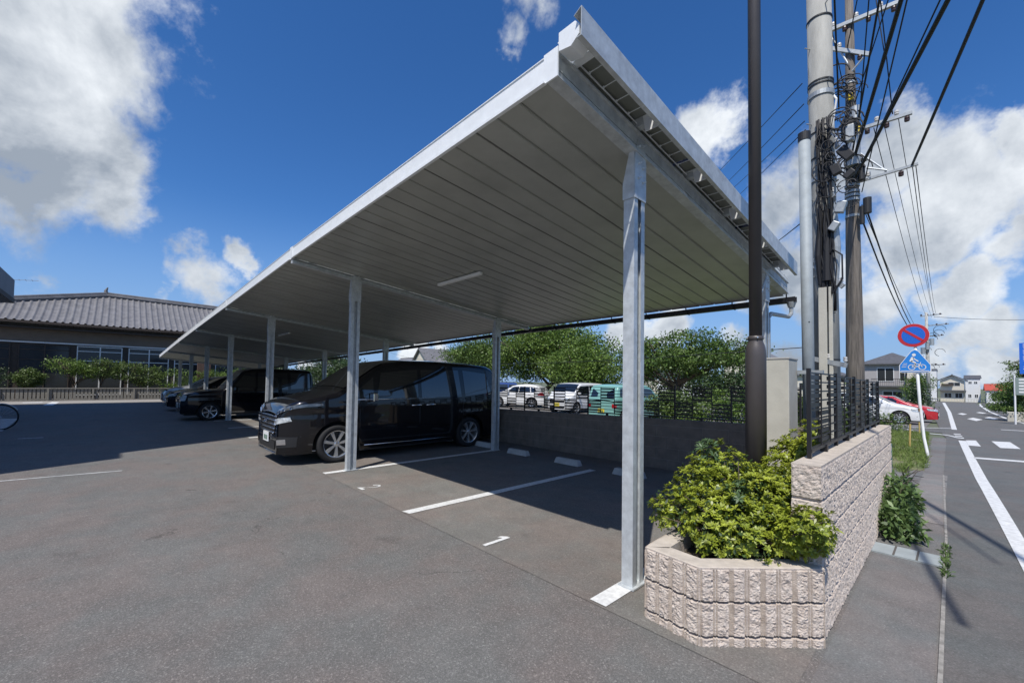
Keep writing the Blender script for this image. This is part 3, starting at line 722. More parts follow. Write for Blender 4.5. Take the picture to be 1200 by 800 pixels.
# fences with staggered slats
def slat_fence(name, label, axis, c, a0, a1, zb, zt, off, pw=.62, npost=None):
    t = thing(name, label, 'fence', off)
    def P(s_, d0, d1, z0, z1, w=None):
        pass
    L = a1-a0; n = npost or max(2, round(abs(L)/.92)); post = None
    def bx(mb, s0, s1, d0, d1, z0, z1):
        s0, s1 = min(s0, s1), max(s0, s1)
        if axis == 'x': mb.box(s0, s1, c+d0, c+d1, z0, z1)
        else: mb.box(c+d0, c+d1, s0, s1, z0, z1)
        return mb
    zf = zb if callable(zb) else (lambda s_: zb)
    zg = zt if callable(zt) else (lambda s_: zt)
    for i in range(n+1):
        s_ = a0+L*i/n
        m_ = MB(); bx(m_, s_-.011, s_+.011, -.012, .012, zf(s_), zg(s_)+.012); m_.build('fence_post', M_black, t, off=off)
    for i in range(n):
        s0, s1 = a0+L*i/n, a0+L*(i+1)/n; sm = (s0+s1)/2
        H_ = zg(sm)-zf(sm)-.07; z0_ = zf(sm)+.06; rows = 8; pan = MB()
        for r_ in range(rows):
            z = z0_+H_*(r_+.5)/rows
            bx(pan, s0, s1, -.006, .006, z+H_/rows*.42, z+H_/rows*.42+.010)
            up = r_ >= rows//2
            # wide slats: upper rows fill the outer thirds, lower rows the middle
            if up: segs = [(0, .33), (.67, 1)]
            else: segs = [(.33, .67)]
            if (i % 2): segs = [(0, .33), (.67, 1)] if not up else [(.33, .67)]
            for u, v in segs:
                bx(pan, s0+(s1-s0)*u, s0+(s1-s0)*v, -.008, .008, z-H_/rows*.20, z+H_/rows*.26)
        bx(pan, s0, s1, -.014, .014, z0_-.022, z0_)
        for u in (.33, .67): bx(pan, s0+(s1-s0)*u-.005, s0+(s1-s0)*u+.005, .009, .017, z0_, z0_+H_)
        pan.build('slat_panel', M_black, t, off=off)
        m_ = MB(); s_ = s0+(s1-s0)*.5; bx(m_, s_-.018, s_+.018, -.022, .022, zf(s_), z0_-.01)
        m_.build('foot_clamp', M_black, t, off=off)
    return t
slat_fence('slat_fence', 'black metal slat fence on top of the pink block wall', 'y', -.655, 3.30, 6.90, TZ+.005, lambda s_: 1.60-.0125*(s_-3.3), (-.655, 5, TZ), npost=4)
slat_fence('slat_fence', 'long black slat fence along the top of the grey back wall', 'x', 7.06, -1.5, -16.2, lambda x: topz(x)-.012, lambda x: 1.44+(x+3.5)*.022, (-8, 7.06, .9), npost=16)

# concrete gate pier / meter cabinet beside the lamp post
cb = thing('concrete_pier', 'cream concrete pier standing behind the dark lamp post', 'pier', (-1.3, 5.1, 0))
MB().box(-1.55, -1.16, 5.0, 5.34, 0, 1.765).build('pier', M_concl, cb, off=cb.location, bevel=.008)
MB().box(-1.555, -1.155, 4.995, 5.345, 1.766, 1.785).build('pier_cap', M_conc, cb, off=cb.location, bevel=.004)
cb2 = MB().box(-1.155, -0.93, 5.30, 5.36, 1.62, 1.66)
cb2.build('cable_arm', M_galvd, cb, off=cb.location)

# ------------------------------------------------------------------ lamp post, poles
LP = (-1.15, 3.92)
lp = thing('lamp_post', 'dark bronze round lamp post rising out of the planter bushes', 'lamp post', (LP[0], LP[1], .36))
MB().lathe([(.079, 0), (.079, 1.38), (.077, 1.42), (.068, 1.47), (.056, 1.50), (.054, 1.515), (.060, 1.52), (.060, 1.545), (.050, 1.55)], 32).build('base_sleeve', M_brown, lp, smooth=True)
MB().lathe([(.049, 1.55), (.049, 5.5), (.047, 7.2)], 28).build('shaft', M_brown, lp, smooth=True)
sm_ = MB()
for a in range(4): 
    t = a*math.pi/2+.5; sm_.cyl((.050*math.cos(t), .050*math.sin(t), 1.533), (.073*math.cos(t), .073*math.sin(t), 1.533), .006, n=6)
sm_.build('set_screw', M_bolt, lp)
MB().tube([(0, 0, 7.2), (0, -.02, 7.5), (0, -.25, 7.68), (0, -.7, 7.72)], .035, 10).build('arm', M_brown, lp, smooth=True)
MB().obox(Matrix.Translation((0, -.95, 7.72)), .2, .6, .1).build('lamp_head', M_brown, lp, bevel=.03)

M_galvp = mat('galvanised_matte', (0.30, 0.335, 0.35), 0.65, 0.1, var=0.10, scale=10)
sp = thing('steel_pole', 'straight galvanised steel guard pole with a black cap, in front of the concrete utility pole', 'pole', (-1.11, 5.62, 0))
MB().cyl((0, 0.03, 0), (-.01, -.09, 4.26), .057, n=24).build('pole', M_galvp, sp, smooth=True)
MB().cyl((-.01, -.09, 4.24), (-.01, -.09, 4.33), .061, n=24).build('pole_cap', M_plastic, sp, smooth=False)
bt = MB()
for z in (1.0, 2.2, 3.55): bt.cyl((.0, -.03, z), (.02, -.085, z), .008, n=6)
bt.build('bolt', M_plastic, sp)

UP = Vector((-1.36, 8.15, 0))
up_ = thing('utility_pole', 'thick pale concrete utility pole wrapped with bands, brackets and cable boxes', 'utility pole', UP)
def upx(z): return Vector((-.004*z, -.035*z, z))
MB().tube([upx(-.2), upx(4), upx(9.5)], [.172, .165, .158], 32).build('pole', M_concw, up_, smooth=True)
def band(z, r_, h_=.05, par=up_, f=upx, m=M_galvd):
    c = f(z); MB().cyl(c-Vector((0, 0, h_/2)), c+Vector((0, 0, h_/2)), r_, n=28).build('band', m, par, smooth=False)
for z in (7.25, 6.25, 6.20, 5.45, 5.05, 3.35, 1.9): band(z, .171+.0, .022, m=M_plastic)
band(6.05, .176, .07); band(4.72, .176, .06)
# climbing bolts, strips
st_ = MB()
for i in range(9):
    z = 2.6+i*.6; s_ = -1 if i % 2 else 1; c = upx(z); st_.cyl(c+Vector((.10*s_, -.12, 0)), c+Vector((.16*s_, -.19, .01)), .008, n=6)
st_.build('climbing_bolt', M_galvd, up_)
def P_(px, py, d): return Vector((pixdir(px, py)*1.0))*d
# diagonal bracket arms (grey-green channels) on the pole, set in the pole's own frame
arms = [((-.08, -.24, 5.75), (.20, -.34, 5.10)), ((-.13, -.24, 5.02), (.14, -.34, 4.35)), ((-.12, -.24, 3.38), (.24, -.30, 2.98)), ((-.16, -.30, 1.92), (.28, -.32, 1.80))]
for a, b in arms:
    br = MB().beam(a, b, .05, .07); o = br.build('cross_arm', M_galvd, up_)
    ins = MB()
    for t in (0.02, .5, .95):
        q = Vector(a).lerp(Vector(b), t)+Vector((0, 0, .035)); ins.lathe([(.012, 0), (.012, .02), (.026, .025), (.026, .05), (.018, .055), (.026, .065), (.024, .085), (.01, .09)], 12, q)
    ins.build('insulator', M_porc, up_)
MB().tube([(.13, -.2, 6.02), (.18, -.26, 5.9), (.12, -.24, 5.5)], .014, 8).build('stay_rod', M_white, up_)
# cable covers (cream boards) at the lower part
MB().box(-.06, .045, -.34, -.295, .6, 3.0).build('cable_cover', M_concl, up_, bevel=.006)
MB().box(.065, .115, -.33, -.29, .6, 3.0).build('cable_cover', M_concl, up_, bevel=.006)
# bundle of cables down the pole, jumble of joints
for i in range(13):
    rr = random.Random(i); pts = []; x = rr.uniform(-.05, .16); 
    for j in range(10):
        z = 5.6-j*.33; pts.append((x+rr.uniform(-.035, .035)-.004*z, -.035*z-.17-rr.uniform(0, .06), z))
    MB().tube(pts, rr.uniform(.007, .017), 6).build('cable_bundle', M_cable, up_, smooth=True)
for i in range(22):
    rr = random.Random(100+i); c = Vector((rr.uniform(.0, .42), rr.uniform(-.55, -.3), rr.uniform(4.3, 5.5))); r_ = rr.uniform(.04, .15)
    pts = [c+Vector((r_*math.cos(t), r_*.35*math.sin(t*1.3), r_*math.sin(t)*1.25)) for t in np.linspace(0, rr.uniform(3.5, 6.4), 14)]
    MB().tube(pts, rr.uniform(.005, .012), 5).build('slack_cable', M_cable, up_, smooth=True)
for i, (x, y, z, sx, sz, m_) in enumerate([(.30, -.40, 4.95, .13, .22, M_plastic), (.18, -.38, 4.75, .12, .16, M_plastic), (.36, -.45, 5.2, .10, .24, M_galvd), (.24, -.42, 4.15, .12, .17, M_galvd), (.15, -.36, 3.9, .1, .14, M_galvd), (.34, -.4, 4.62, .09, .14, M_plastic)]):
    MB().obox(Matrix.Translation((x, y, z)) @ Matrix.Rotation(.3*(i-2), 4, 'Y'), sx, .09, sz).build('junction_box', m_, up_, bevel=.012)
# dark weather sleeve below
MB().tube([(.05, -.30, 4.2), (.05, -.29, 3.1)], [.045, .075], 10).build('cable_sleeve', M_cable, up_)
MB().tube([(-.02, -.30, 4.3), (-.06, -.30, 3.5), (-.04, -.28, 3.05)], [.03, .05, .03], 10).build('cable_sleeve', M_cable, up_)
MB().tube([(.12, -.28, 4.3), (.16, -.26, 3.6), (.14, -.24, 2.9)], [.05, .055, .03], 10).build('cable_sleeve', M_galvd, up_)
MB().tube([(.02, -.30, 3.42), (.13, -.36, 3.56), (.24, -.36, 3.45), (.24, -.34, 3.1), (.12, -.33, 2.9)], .012, 8).build('slack_cable', M_cable, up_)

WP = Vector((-1.63, 12.95, gh(12.95)))
wp = thing('wooden_pole', 'old brownish wooden-looking utility pole behind the concrete one, with crossarms and transformer gear', 'utility pole', WP)
def wpx(z): return Vector((-.002*z, -.01*z, z))
MB().tube([wpx(-.3), wpx(2.2), wpx(5), wpx(8.5), wpx(11.8)], [.185, .175, .145, .105, .075], 20).build('pole', M_wood, wp, smooth=True)
for z in (6.1, 6.2, 6.3, 6.45, 5.7, 7.9, 9.0): MB().cyl(wpx(z)-Vector((0, 0, .03)), wpx(z)+Vector((0, 0, .03)), .15 if z < 7 else .115, n=16).build('band', M_galvd, wp)
def wparm(x0, z0, x1, z1, w=.075, yy=-.2, n=4, m_=M_galvd):
    o = MB().beam((x0, yy, z0), (x1, yy, z1), w, w).build('cross_arm', m_, wp)
    for i in range(n):
        t = (i+.5)/n; q = Vector((x0+(x1-x0)*t, yy, z0+(z1-z0)*t))
        s_ = -1 if i % 2 else 1
        if s_ > 0: MB().lathe([(.014, .03), (.014, .06), (.045, .07), (.045, .10), (.03, .11), (.045, .12), (.04, .16), (.012, .17)], 12, q).build('insulator', M_porc, wp)
        else: MB().lathe([(.012, -.17), (.045, -.16), (.05, -.12), (.03, -.11), (.05, -.10), (.045, -.06), (.014, -.05), (.014, -.03)], 12, q).build('insulator', M_porcd, wp)
gz0 = -WP.z
def wc(px, py):           # world x,z on the pole's plane through this image point (only used to size the gear)
    d = pixdir(px, py); t = 12.75/d.y; return (d.x*t-WP.x, 1.5+d.z*t-WP.z)
a = wc(970, 37); b = wc(1055, 2); wparm(a[0], a[1], b[0], b[1], .085, -.2, 6)
a = wc(972, 57); b = wc(1020, 64); wparm(a[0], a[1], b[0], b[1], .08, -.2, 2)
a = wc(1000, 154); b = wc(1069, 132); wparm(a[0], a[1], b[0], b[1], .07, -.2, 6)
a = wc(1000, 215); b = wc(1076, 192); wparm(a[0], a[1], b[0], b[1], .055, -.2, 2)
for (p, q) in (((973, 42), (996, 78)), ((1012, 68), (997, 84)), ((1040, 200), (1015, 196)), ((1005, 178), (1042, 202))):
    a = wc(*p); b = wc(*q); MB().cyl((a[0], -.22, a[1]), (b[0], -.16, b[1]), .02, n=8).build('arm_brace', M_galv, wp)
for (px, py, w, h_, m_) in ((1001, 178, .26, .75, M_galvd), (1010, 204, .14, .34, M_plastic), (1017, 242, .16, .36, M_plastic), (1011, 253, .1, .42, M_plastic), (995, 152, .30, .40, M_plastic), (1003, 135, .22, .3, M_galvd)):
    a = wc(px, py); MB().cyl((a[0], -.28, a[1]-h_/2), (a[0], -.28, a[1]+h_/2), w/2, n=16).build('transformer', m_, wp, smooth=False)
for (px, py) in ((998, 116), (1010, 153)):
    a = wc(px, py); MB().box(a[0]-.05, a[0]+.05, -.34, -.30, a[1]-.07, a[1]+.07).build('yellow_tag', M_yellow, wp)
for i in range(30):
    rr = random.Random(300+i); px = rr.uniform(978, 1006) if i < 14 else rr.uniform(976, 1012); py = rr.uniform(95, 125) if i < 14 else rr.uniform(140, 215)
    c0 = wc(px, py); c = Vector((c0[0], rr.uniform(-.5, -.2), c0[1])); r_ = rr.uniform(.10, .32)
    pts = [c+Vector((r_*math.cos(t), r_*.35*math.sin(t*1.3), r_*math.sin(t)*1.1)) for t in np.linspace(0, rr.uniform(3.0, 6.2), 14)]
    MB().tube(pts, rr.uniform(.009, .02), 5).build('slack_cable', M_cable, wp, smooth=True)

# far utility pole
FPY = 55.0; d_ = pixdir(1089, 470); FPX = d_.x*FPY/d_.y
def far_pole(x, y, h_, label, s_=1.0):
    t = thing('distant_utility_pole', label, 'utility pole', (x, y, gh(y)), group='distant utility poles')
    MB().tube([(0, 0, -.2), (-.1*s_, 0, h_)], [.17, .10], 12).build('pole', M_conc, t, smooth=True)
    for z, w in ((h_-.35, 1.1), (h_-1.3, 1.6), (h_-2.3, 1.2), (h_-5.0, 1.3)):
        MB().beam((-w*.45, 0, z), (w*.85, 0, z+.1), .09, .09).build('cross_arm', M_galvd, t)
        i_ = MB()
        for k in range(4): i_.lathe([(.02, .04), (.07, .06), (.07, .16), (.02, .2)], 8, (-w*.4+k*w*.38, 0, z))
        i_.build('insulator', M_porcd, t)
    for k in range(3): MB().cyl((.25-.3*k, -.2, h_-3.1-.4*k), (.25-.3*k, -.2, h_-2.5-.4*k), .16, n=10).build('transformer', M_galvd, t)
    for i in range(10):
        rr = random.Random(i+50); c = Vector((rr.uniform(-.3, .8), -.15, h_-rr.uniform(1.5, 5.6))); r_ = rr.uniform(.2, .5)
        MB().tube([c+Vector((r_*math.cos(a_), 0, r_*math.sin(a_))) for a_ in np.linspace(0, 4.5, 9)], .022, 4).build('slack_cable', M_cable, t)
    return t
far_pole(FPX, FPY, 9.3, 'distant utility pole with tangled gear beyond the road sign')

# overhead cables -------------------------------------------------------------
def cable(p0, p1, sag, r_, label, n=14):
    p0 = Vector(p0); p1 = Vector(p1); o0 = (p0+p1)/2
    pts = []
    for i in range(n+1):
        t = i/n; q = p0.lerp(p1, t); q.z -= sag*4*t*(1-t); pts.append(q-o0)
    o = MB().tube(pts, r_*.6, 8).build('overhead_cable', M_cable, None, loc=o0, smooth=True)
    return tag(o, label, 'cable', 'overhead cables')
def through(p0, px, py, zfac, ext):
    """world end point: from the pole fitting p0, towards the height zfac above the image ray, carried on beyond"""
    p0 = Vector(p0); d = pixdir(px, py); t = (zfac-1.5)/d.z; q = Vector((0, 0, 1.5))+d*t
    return q+(q-p0)*ext
def wpw(px, py, yy=12.75): d = pixdir(px, py); return Vector((0, 0, 1.5))+d*(yy/d.y)
def near(px, py, z): d = pixdir(px, py); return Vector((0, 0, 1.5))+d*((z-1.5)/d.z)
cabs = [
 # start on wooden pole (px,py), passes the top frame at (px,py) with height z, radius, words
 ((1000, 212), (1109, 0), 6.9, .058, 'thick black bundled cable running from below the transformer gear up to the upper right'),
 ((1001, 185), (1055, 0), 7.4, .055, 'thick black cable climbing steeply from the wooden pole'),
 ((996, 195), (1030, 0), 8.4, .030, 'black cable beside the thick one climbing from the wooden pole gear'),
 ((1069, 193), (1150, 0), 6.5, .042, 'single cable from the end of the lowest crossarm to the upper right corner'),
 ((1036, 60), (1027, 0), 10.6, .018, 'thin cable dropping from the top crossarm at the right'),
 ((1046, 134), (1032, 0), 9.6, .018, 'thin cable rising from the middle crossarm insulators'),
 ((1006, 150), (1018, 0), 9.4, .020, 'cable rising past the yellow tag on the wooden pole'),
 ((983, 128), (978, 0), 9.0, .028, 'twisted black cable beside the top of the concrete pole'),
]
for (a, b, z, r_, lab) in cabs:
    p = wpw(*a); q = near(b[0], b[1], z); cable(p, q+(q-p)*1.6, .05, r_, lab)
for (a, b, z, r_, lab) in [((1002, 120), (1040, 0), 9.3, .020, 'cable fanning up between the two thick black ones'), ((1010, 225), (1062, 0), 7.0, .018, 'thin cable running beside the second thick cable'),
                           ((1005, 205), (1100, 0), 7.0, .020, 'thin messenger wire alongside the thickest bundled cable'), ((992, 60), (1004, 0), 10.5, .02, 'short visible wire between the two top crossarms'),
                           ((988, 100), (968, 0), 9.6, .016, 'thin wire just right of the top of the concrete pole')]:
    p = wpw(*a); q = near(b[0], b[1], z); cable(p, q+(q-p)*1.6, .05, r_, lab)
# spans onward to the far pole
fz = gh(FPY)
spans = [((1069, 193), (1094, 366), 8.3, .014, 'thin span from the lowest crossarm tip down to the top of the distant pole'),
         ((1073, 192), (1097, 368), 8.2, .014, 'thin outermost span reaching the distant pole beside its twin'),
         ((1024, 150), (1086, 372), 8.0, .014, 'thin span from the middle crossarm to the distant pole'),
         ((1036, 146), (1092, 372), 8.0, .012, 'thin span hanging between the middle crossarm and the distant pole'),
         ((1053, 140), (1095, 372), 8.0, .012, 'thin right-hand span above the road sign'),
         ((1017, 250), (1084, 385), 7.0, .030, 'thick low cable sagging behind the no-parking sign'),
         ((1012, 262), (1084, 388), 6.8, .030, 'second thick low cable kinked behind the no-parking sign'),
         ((1010, 240), (1085, 400), 6.2, .016, 'lowest slack cable running towards the distant pole')]
for (a, b, z_, r_, lab) in spans:
    p = wpw(*a); q = wpw(b[0], b[1], FPY); cable(p, q, 1.4 if r_ > .02 else .5, r_, lab)
# lines going off to the left behind the carport, from the concrete pole
for i, ((a, ya), (b, yb), lab) in enumerate([((940, 98), (850, 190), 'upper thin line leaving the concrete pole to the left'), ((942, 122), (858, 205), 'second thin line leaving the concrete pole to the left'),
                              ((943, 142), (862, 215), 'third thin line leaving the concrete pole to the left'), ((944, 152), (870, 222), 'lowest of the four thin lines left of the concrete pole')]):
    p = wpw(a, ya, 7.9); q = Vector((0, 0, 1.5))+pixdir(b, yb)*(16+i*.6)
    cable(p, q+(q-p)*2.2, .1, .012, lab)
p = wpw(938, 262, 5.6); q = Vector((0, 0, 1.5))+pixdir(905, 282)*9; cable(p, p+(q-p)*6, .15, .010, 'short thin line crossing to the canopy edge from the steel pole')
p = wpw(1095, 371, FPY); cable(p, wpw(1230, 374, 60), .15, .03, 'thin cable running right from the distant pole across the road')
p = wpw(984, 404, 8.1); cable(p, p+Vector((-40, 12, 2.5)), .8, .012, 'faint low line behind the cream pier towards the left')

# ------------------------------------------------------------------ road sign
sg = thing('road_sign', 'white bent sign post with round no-parking sign above a blue bicycle crossing sign', 'road sign', (-.40, 13.74, gh(13.74)))
SX = -.40
MB().tube([(-.05+.02, -.15, -.05), (-.05-.0, -.12, .12), (-.10, -.03, .42), (-.16, 0, 1.2), (-.24, 0, 3.0)], .030, 14).build('post', M_white, sg, smooth=True)
MB().tube([(-.155, 0, 1.02), (-.16, 0, 1.10)], .034, 12).build('post_band', mat('rust_band', (.35, .16, .05), .8), sg)
def disc(cx, cz, r_, y0, y1, n=40): 
    m_ = MB(); m_.cyl((cx, y0, cz), (cx, y1, cz), r_, n=n); return m_
DC = (-.25, 2.82)
fr = thing  # keep name short
d1 = disc(DC[0], DC[1], .272, -.050, -.040).build('round_plate', M_signred, sg)
disc(DC[0], DC[1], .276, -.040, -.034).build('plate_back', M_white, d1)
disc(DC[0], DC[1], .205, -.054, -.0505).build('blue_disc', M_signblue, d1)
MB().obox(Matrix.Translation((DC[0], -.057, DC[1])) @ Matrix.Rotation(R(40), 4, 'Y'), .42, .004, .052).build('diagonal_bar', M_signred, d1)
T0 = (-.23, 2.20)
def tri(s_, rr, y0, y1):
    # rounded pentagon-like triangle: apex up, vertical lower corners
    pts = [(0, .29), (.06, .255), (.275, -.09), (.275, -.235), (.24, -.265), (-.24, -.265), (-.275, -.235), (-.275, -.09), (-.06, .255)]
    return MB().prism([(T0[0]+x*s_, T0[1]+z*s_) for x, z in pts][::-1], y0, y1, 'y')
d2 = tri(1.0, 0, -.045, -.038).build('crossing_plate', M_white, sg)
tri(.94, 0, -.049, -.0455).build('blue_field', M_signblue2, d2)
pic = MB()
for cx in (-.055, .125):
    for a_ in range(20):
        t0, t1 = a_*math.pi/10, (a_+1)*math.pi/10; r0_, r1_ = .052, .066
        q = [(T0[0]+cx+math.cos(t)*r_, -.0535, T0[1]-.135+math.sin(t)*r_) for t, r_ in ((t0, r0_), (t1, r0_), (t1, r1_), (t0, r1_))]
        pic.add(q, [(0, 1, 2, 3)])
def ln(x0, z0, x1, z1, w=.018): pic.beam((T0[0]+x0, -.0525, T0[1]+z0), (T0[0]+x1, -.0525, T0[1]+z1), w, .003, up=(0, 1, 0)) if False else pic.add([(T0[0]+x0-(z1-z0)/math.hypot(x1-x0, z1-z0)*w/2, -.0535, T0[1]+z0+(x1-x0)/math.hypot(x1-x0, z1-z0)*w/2), (T0[0]+x0+(z1-z0)/math.hypot(x1-x0, z1-z0)*w/2, -.0535, T0[1]+z0-(x1-x0)/math.hypot(x1-x0, z1-z0)*w/2), (T0[0]+x1+(z1-z0)/math.hypot(x1-x0, z1-z0)*w/2, -.0535, T0[1]+z1-(x1-x0)/math.hypot(x1-x0, z1-z0)*w/2), (T0[0]+x1-(z1-z0)/math.hypot(x1-x0, z1-z0)*w/2, -.0535, T0[1]+z1+(x1-x0)/math.hypot(x1-x0, z1-z0)*w/2)], [(0, 1, 2, 3)])
for q in ((-.055, -.135, .0, -.06), (.0, -.06, .09, -.06), (.09, -.06, .125, -.135), (0, -.06, .03, -.135), (.03, -.135, .09, -.06), (.09, -.06, .10, -.02), (-.055, -.135, .03, -.135)): ln(*q, w=.012)
ln(-.03, .10, -.07, -.0, .055); ln(-.06, .01, .01, -.03, .035); ln(.01, -.03, .0, -.12, .026); ln(-.03, .08, .06, .0, .022)
ln(-.24, -.225, .24, -.225, .016); ln(-.20, -.05, -.13, -.05, .010); ln(-.22, -.09, -.14, -.09, .010); ln(-.23, -.13, -.15, -.13, .010)
for a_ in range(1): 
    q = [(T0[0]-.015+math.cos(t)*.034, -.0535, T0[1]+.155+math.sin(t)*.034) for t in np.linspace(0, 2*math.pi, 16)[:-1]]; pic.add(q, [tuple(range(15))])
pic.build('cyclist_pictogram', M_white, d2)

# posts by the verge
vp = MB().cyl((0, 0, -.1), (0, 0, .72), .045, n=14); o = vp.build('marker_post', M_greenpost, None, loc=(-.64, 7.75, gh(7.75))); tag(o, 'short green plastic post at the edge of the grass', 'post')
vp = MB().cyl((0, 0, -.1), (.02, 0, .62), .022, n=10); o = vp.build('garden_stake', M_bamboo, None, loc=(-.86, 15.8, gh(15.8))); tag(o, 'yellow-brown stake standing in the grass left of the road sign', 'stake')
vp = MB().cyl((0, 0, -.1), (.0, 0, .42), .025, n=10); o = vp.build('garden_stake', M_bamboo, None, loc=(-.92, 22.0, gh(22))); tag(o, 'small pale stake in the grass farther down the verge', 'stake')
exec_marker = None
#PART2
# ------------------------------------------------------------------ foliage
def leaf_mesh(name, cen, length, width, dirs, nrm, m, parent=None, off=(0, 0, 0), bend=.25):
    """one mesh of many small folded leaves; arrays are (n,3)"""
    n = len(cen)
    dirs = dirs/np.linalg.norm(dirs, axis=1, keepdims=True)
    side = np.cross(dirs, nrm); side /= (np.linalg.norm(side, axis=1, keepdims=True)+1e-9)
    up = np.cross(side, dirs)
    length = np.broadcast_to(np.asarray(length), (n,))[:, None]; width = np.broadcast_to(np.asarray(width), (n,))[:, None]
    b = cen; t = cen+dirs*length-up*length*bend*.5; mid = cen+dirs*length*.55+up*length*bend*.25
    l = mid+side*width*.5; r_ = mid-side*width*.5
    V = np.stack([b, r_, t, l], 1).reshape(-1, 3)-np.array(off)
    me = bpy.data.meshes.new(name); me.vertices.add(n*4); me.vertices.foreach_set('co', V.astype(np.float32).ravel())
    me.loops.add(n*4); me.loops.foreach_set('vertex_index', np.arange(n*4, dtype=np.int32))
    me.polygons.add(n); me.polygons.foreach_set('loop_start', np.arange(0, n*4, 4, dtype=np.int32)); me.polygons.foreach_set('loop_total', np.full(n, 4, np.int32))
    me.update(calc_edges=True); me.materials.append(m)
    o = bpy.data.objects.new(name, me); C.objects.link(o)
    if parent is not None: o.parent = parent
    return o
def rdir(n, rng, zb=0.0):
    v = rng.normal(size=(n, 3)); v[:, 2] += zb; return v/np.linalg.norm(v, axis=1, keepdims=True)
def ell_points(n, ell, rng, inner=.55):
    """points spread through the outer part of a union of ellipsoids (cx,cy,cz,rx,ry,rz)"""
    w = np.array([e[3]*e[4]+e[4]*e[5]+e[3]*e[5] for e in ell]); w = w/w.sum()
    idx = rng.choice(len(ell), n, p=w); E_ = np.array(ell)[idx]
    d = rdir(n, rng); rad = inner+(1-inner)*rng.random(n)**.6
    return E_[:, :3]+d*E_[:, 3:6]*rad[:, None], d

def rosette_bush(name, ell, n, ll, lw, m, parent, off, seed=1, per=9, floor=None):
    rng = np.random.default_rng(seed)
    c, d = ell_points(n, ell, rng, .72)
    lump = fbm(c[:, 0]*9+3, c[:, 1]*9+c[:, 2]*7, 3, seed)
    c = c+d*((lump-.47)*.30)[:, None]
    ax = d*1.0+np.array([0, 0, .75]); ax /= np.linalg.norm(ax, axis=1, keepdims=True)
    if floor is not None:
        keep = c[:, 2] > floor; c, d, ax = c[keep], d[keep], ax[keep]; n = len(c)
    e1 = np.cross(ax, rng.normal(size=(n, 3))); e1 /= np.linalg.norm(e1, axis=1, keepdims=True); e2 = np.cross(ax, e1)
    cs, ds, ns = [], [], []
    for k in range(per):
        t = 2*math.pi*k/per+rng.random(n)*.6; tilt = .25+.75*rng.random(n)
        dr = e1*np.cos(t)[:, None]+e2*np.sin(t)[:, None]
        cs.append(c-ax*(rng.random(n)*.02)[:, None]); ds.append(dr+ax*tilt[:, None]*.8); ns.append(ax-dr*.3)
    cs = np.concatenate(cs); N_ = len(cs)
    leaf_mesh(name, cs, ll*(.7+.5*rng.random(N_)), lw*(.8+.4*rng.random(N_)), np.concatenate(ds), np.concatenate(ns), m, parent, off)
def loose_leaves(name, ell, n, ll, lw, m, parent, off, seed=1, inner=.3, droop=0.0, clump=0, cr=.3, flat=.6):
    rng = np.random.default_rng(seed)
    if clump:
        cc, dd = ell_points(clump, ell, rng, inner)
        idx = rng.integers(0, clump, n); q = rng.normal(size=(n, 3))*np.array([1, 1, flat])*cr*.5*(0.6+.8*rng.random(clump))[idx][:, None]
        c = cc[idx]+q; d = dd[idx]
    else: c, d = ell_points(n, ell, rng, inner)
    dirs = rdir(n, rng, -droop)+d*.4; nr = rdir(n, rng, 1.1)
    return leaf_mesh(name, c, ll*(.6+.8*rng.random(n)), lw*(.7+.6*rng.random(n)), dirs, nr, m, parent, off)

# bushes in the planter
def branchy(parent, off, ell, n, r_, m, seed, base):
    rr = random.Random(seed); mb = MB()
    for i in range(n):
        e = ell[rr.randrange(len(ell))]; t = rr.uniform(0, 6.28); a_ = rr.uniform(.3, .9)
        end = Vector((e[0]+e[3]*a_*math.cos(t), e[1]+e[4]*a_*math.sin(t), e[2]+e[5]*rr.uniform(-.2, .7))); st = Vector(base)+Vector((rr.uniform(-.12, .12), rr.uniform(-.12, .12), 0))
        mid = st.lerp(end, .5)+Vector((rr.uniform(-.05, .05), rr.uniform(-.05, .05), rr.uniform(.0, .06)))
        mb.tube([st-Vector(off), mid-Vector(off), end-Vector(off)], [r_, r_*.7, r_*.3], 5)
    mb.build('stem', m, parent, smooth=True)
E1 = [(-1.02, 2.82, .50, .16, .12, .10), (-1.14, 2.98, .60, .27, .30, .24), (-.93, 2.98, .57, .26, .24, .20), (-.76, 3.15, .60, .20, .20, .20), (-1.28, 3.22, .70, .22, .25, .26), (-1.22, 3.42, .80, .22, .24, .24), (-1.40, 2.92, .60, .14, .2, .16), (-.95, 3.35, .68, .28, .3, .26)]
b1 = thing('shrub', 'bright green glossy shrub spilling over the planter in front of the lamp post', 'shrub', (-1.05, 3.1, .36))
rosette_bush('foliage', E1, 2300, .031, .014, M_leafA, b1, b1.location, 3, floor=.43)
loose_leaves('shade_foliage', E1, 2200, .035, .016, M_leafD, b1, b1.location, 4, .2)  # darker leaves put the shade inside the bush into the colour
branchy(b1, b1.location, E1, 46, .008, M_bark, 3, (-1.0, 3.1, .36))
E2 = [(-.60, 3.05, .60, .12, .13, .12), (-.58, 2.93, .70, .13, .13, .10), (-.70, 2.95, .58, .14, .13, .13)]
b2 = thing('shrub', 'green shrub branch with bare stems reaching over the low end of the pink wall', 'shrub', (-.78, 3.1, .36))
rosette_bush('foliage', E2, 360, .033, .0145, M_leafA, b2, b2.location, 13, floor=.47)
branchy(b2, b2.location, E2, 16, .006, M_bark, 8, (-.85, 3.1, .38))
E3 = [(-.88, 3.95, .82, .20, .35, .26), (-.86, 4.4, .95, .16, .3, .24), (-.82, 3.5, .66, .12, .26, .24), (-.80, 3.75, 1.02, .07, .10, .13)]
b3 = thing('shrub', 'green shrub between the lamp post and the black fence', 'shrub', (-.88, 4.0, .36))
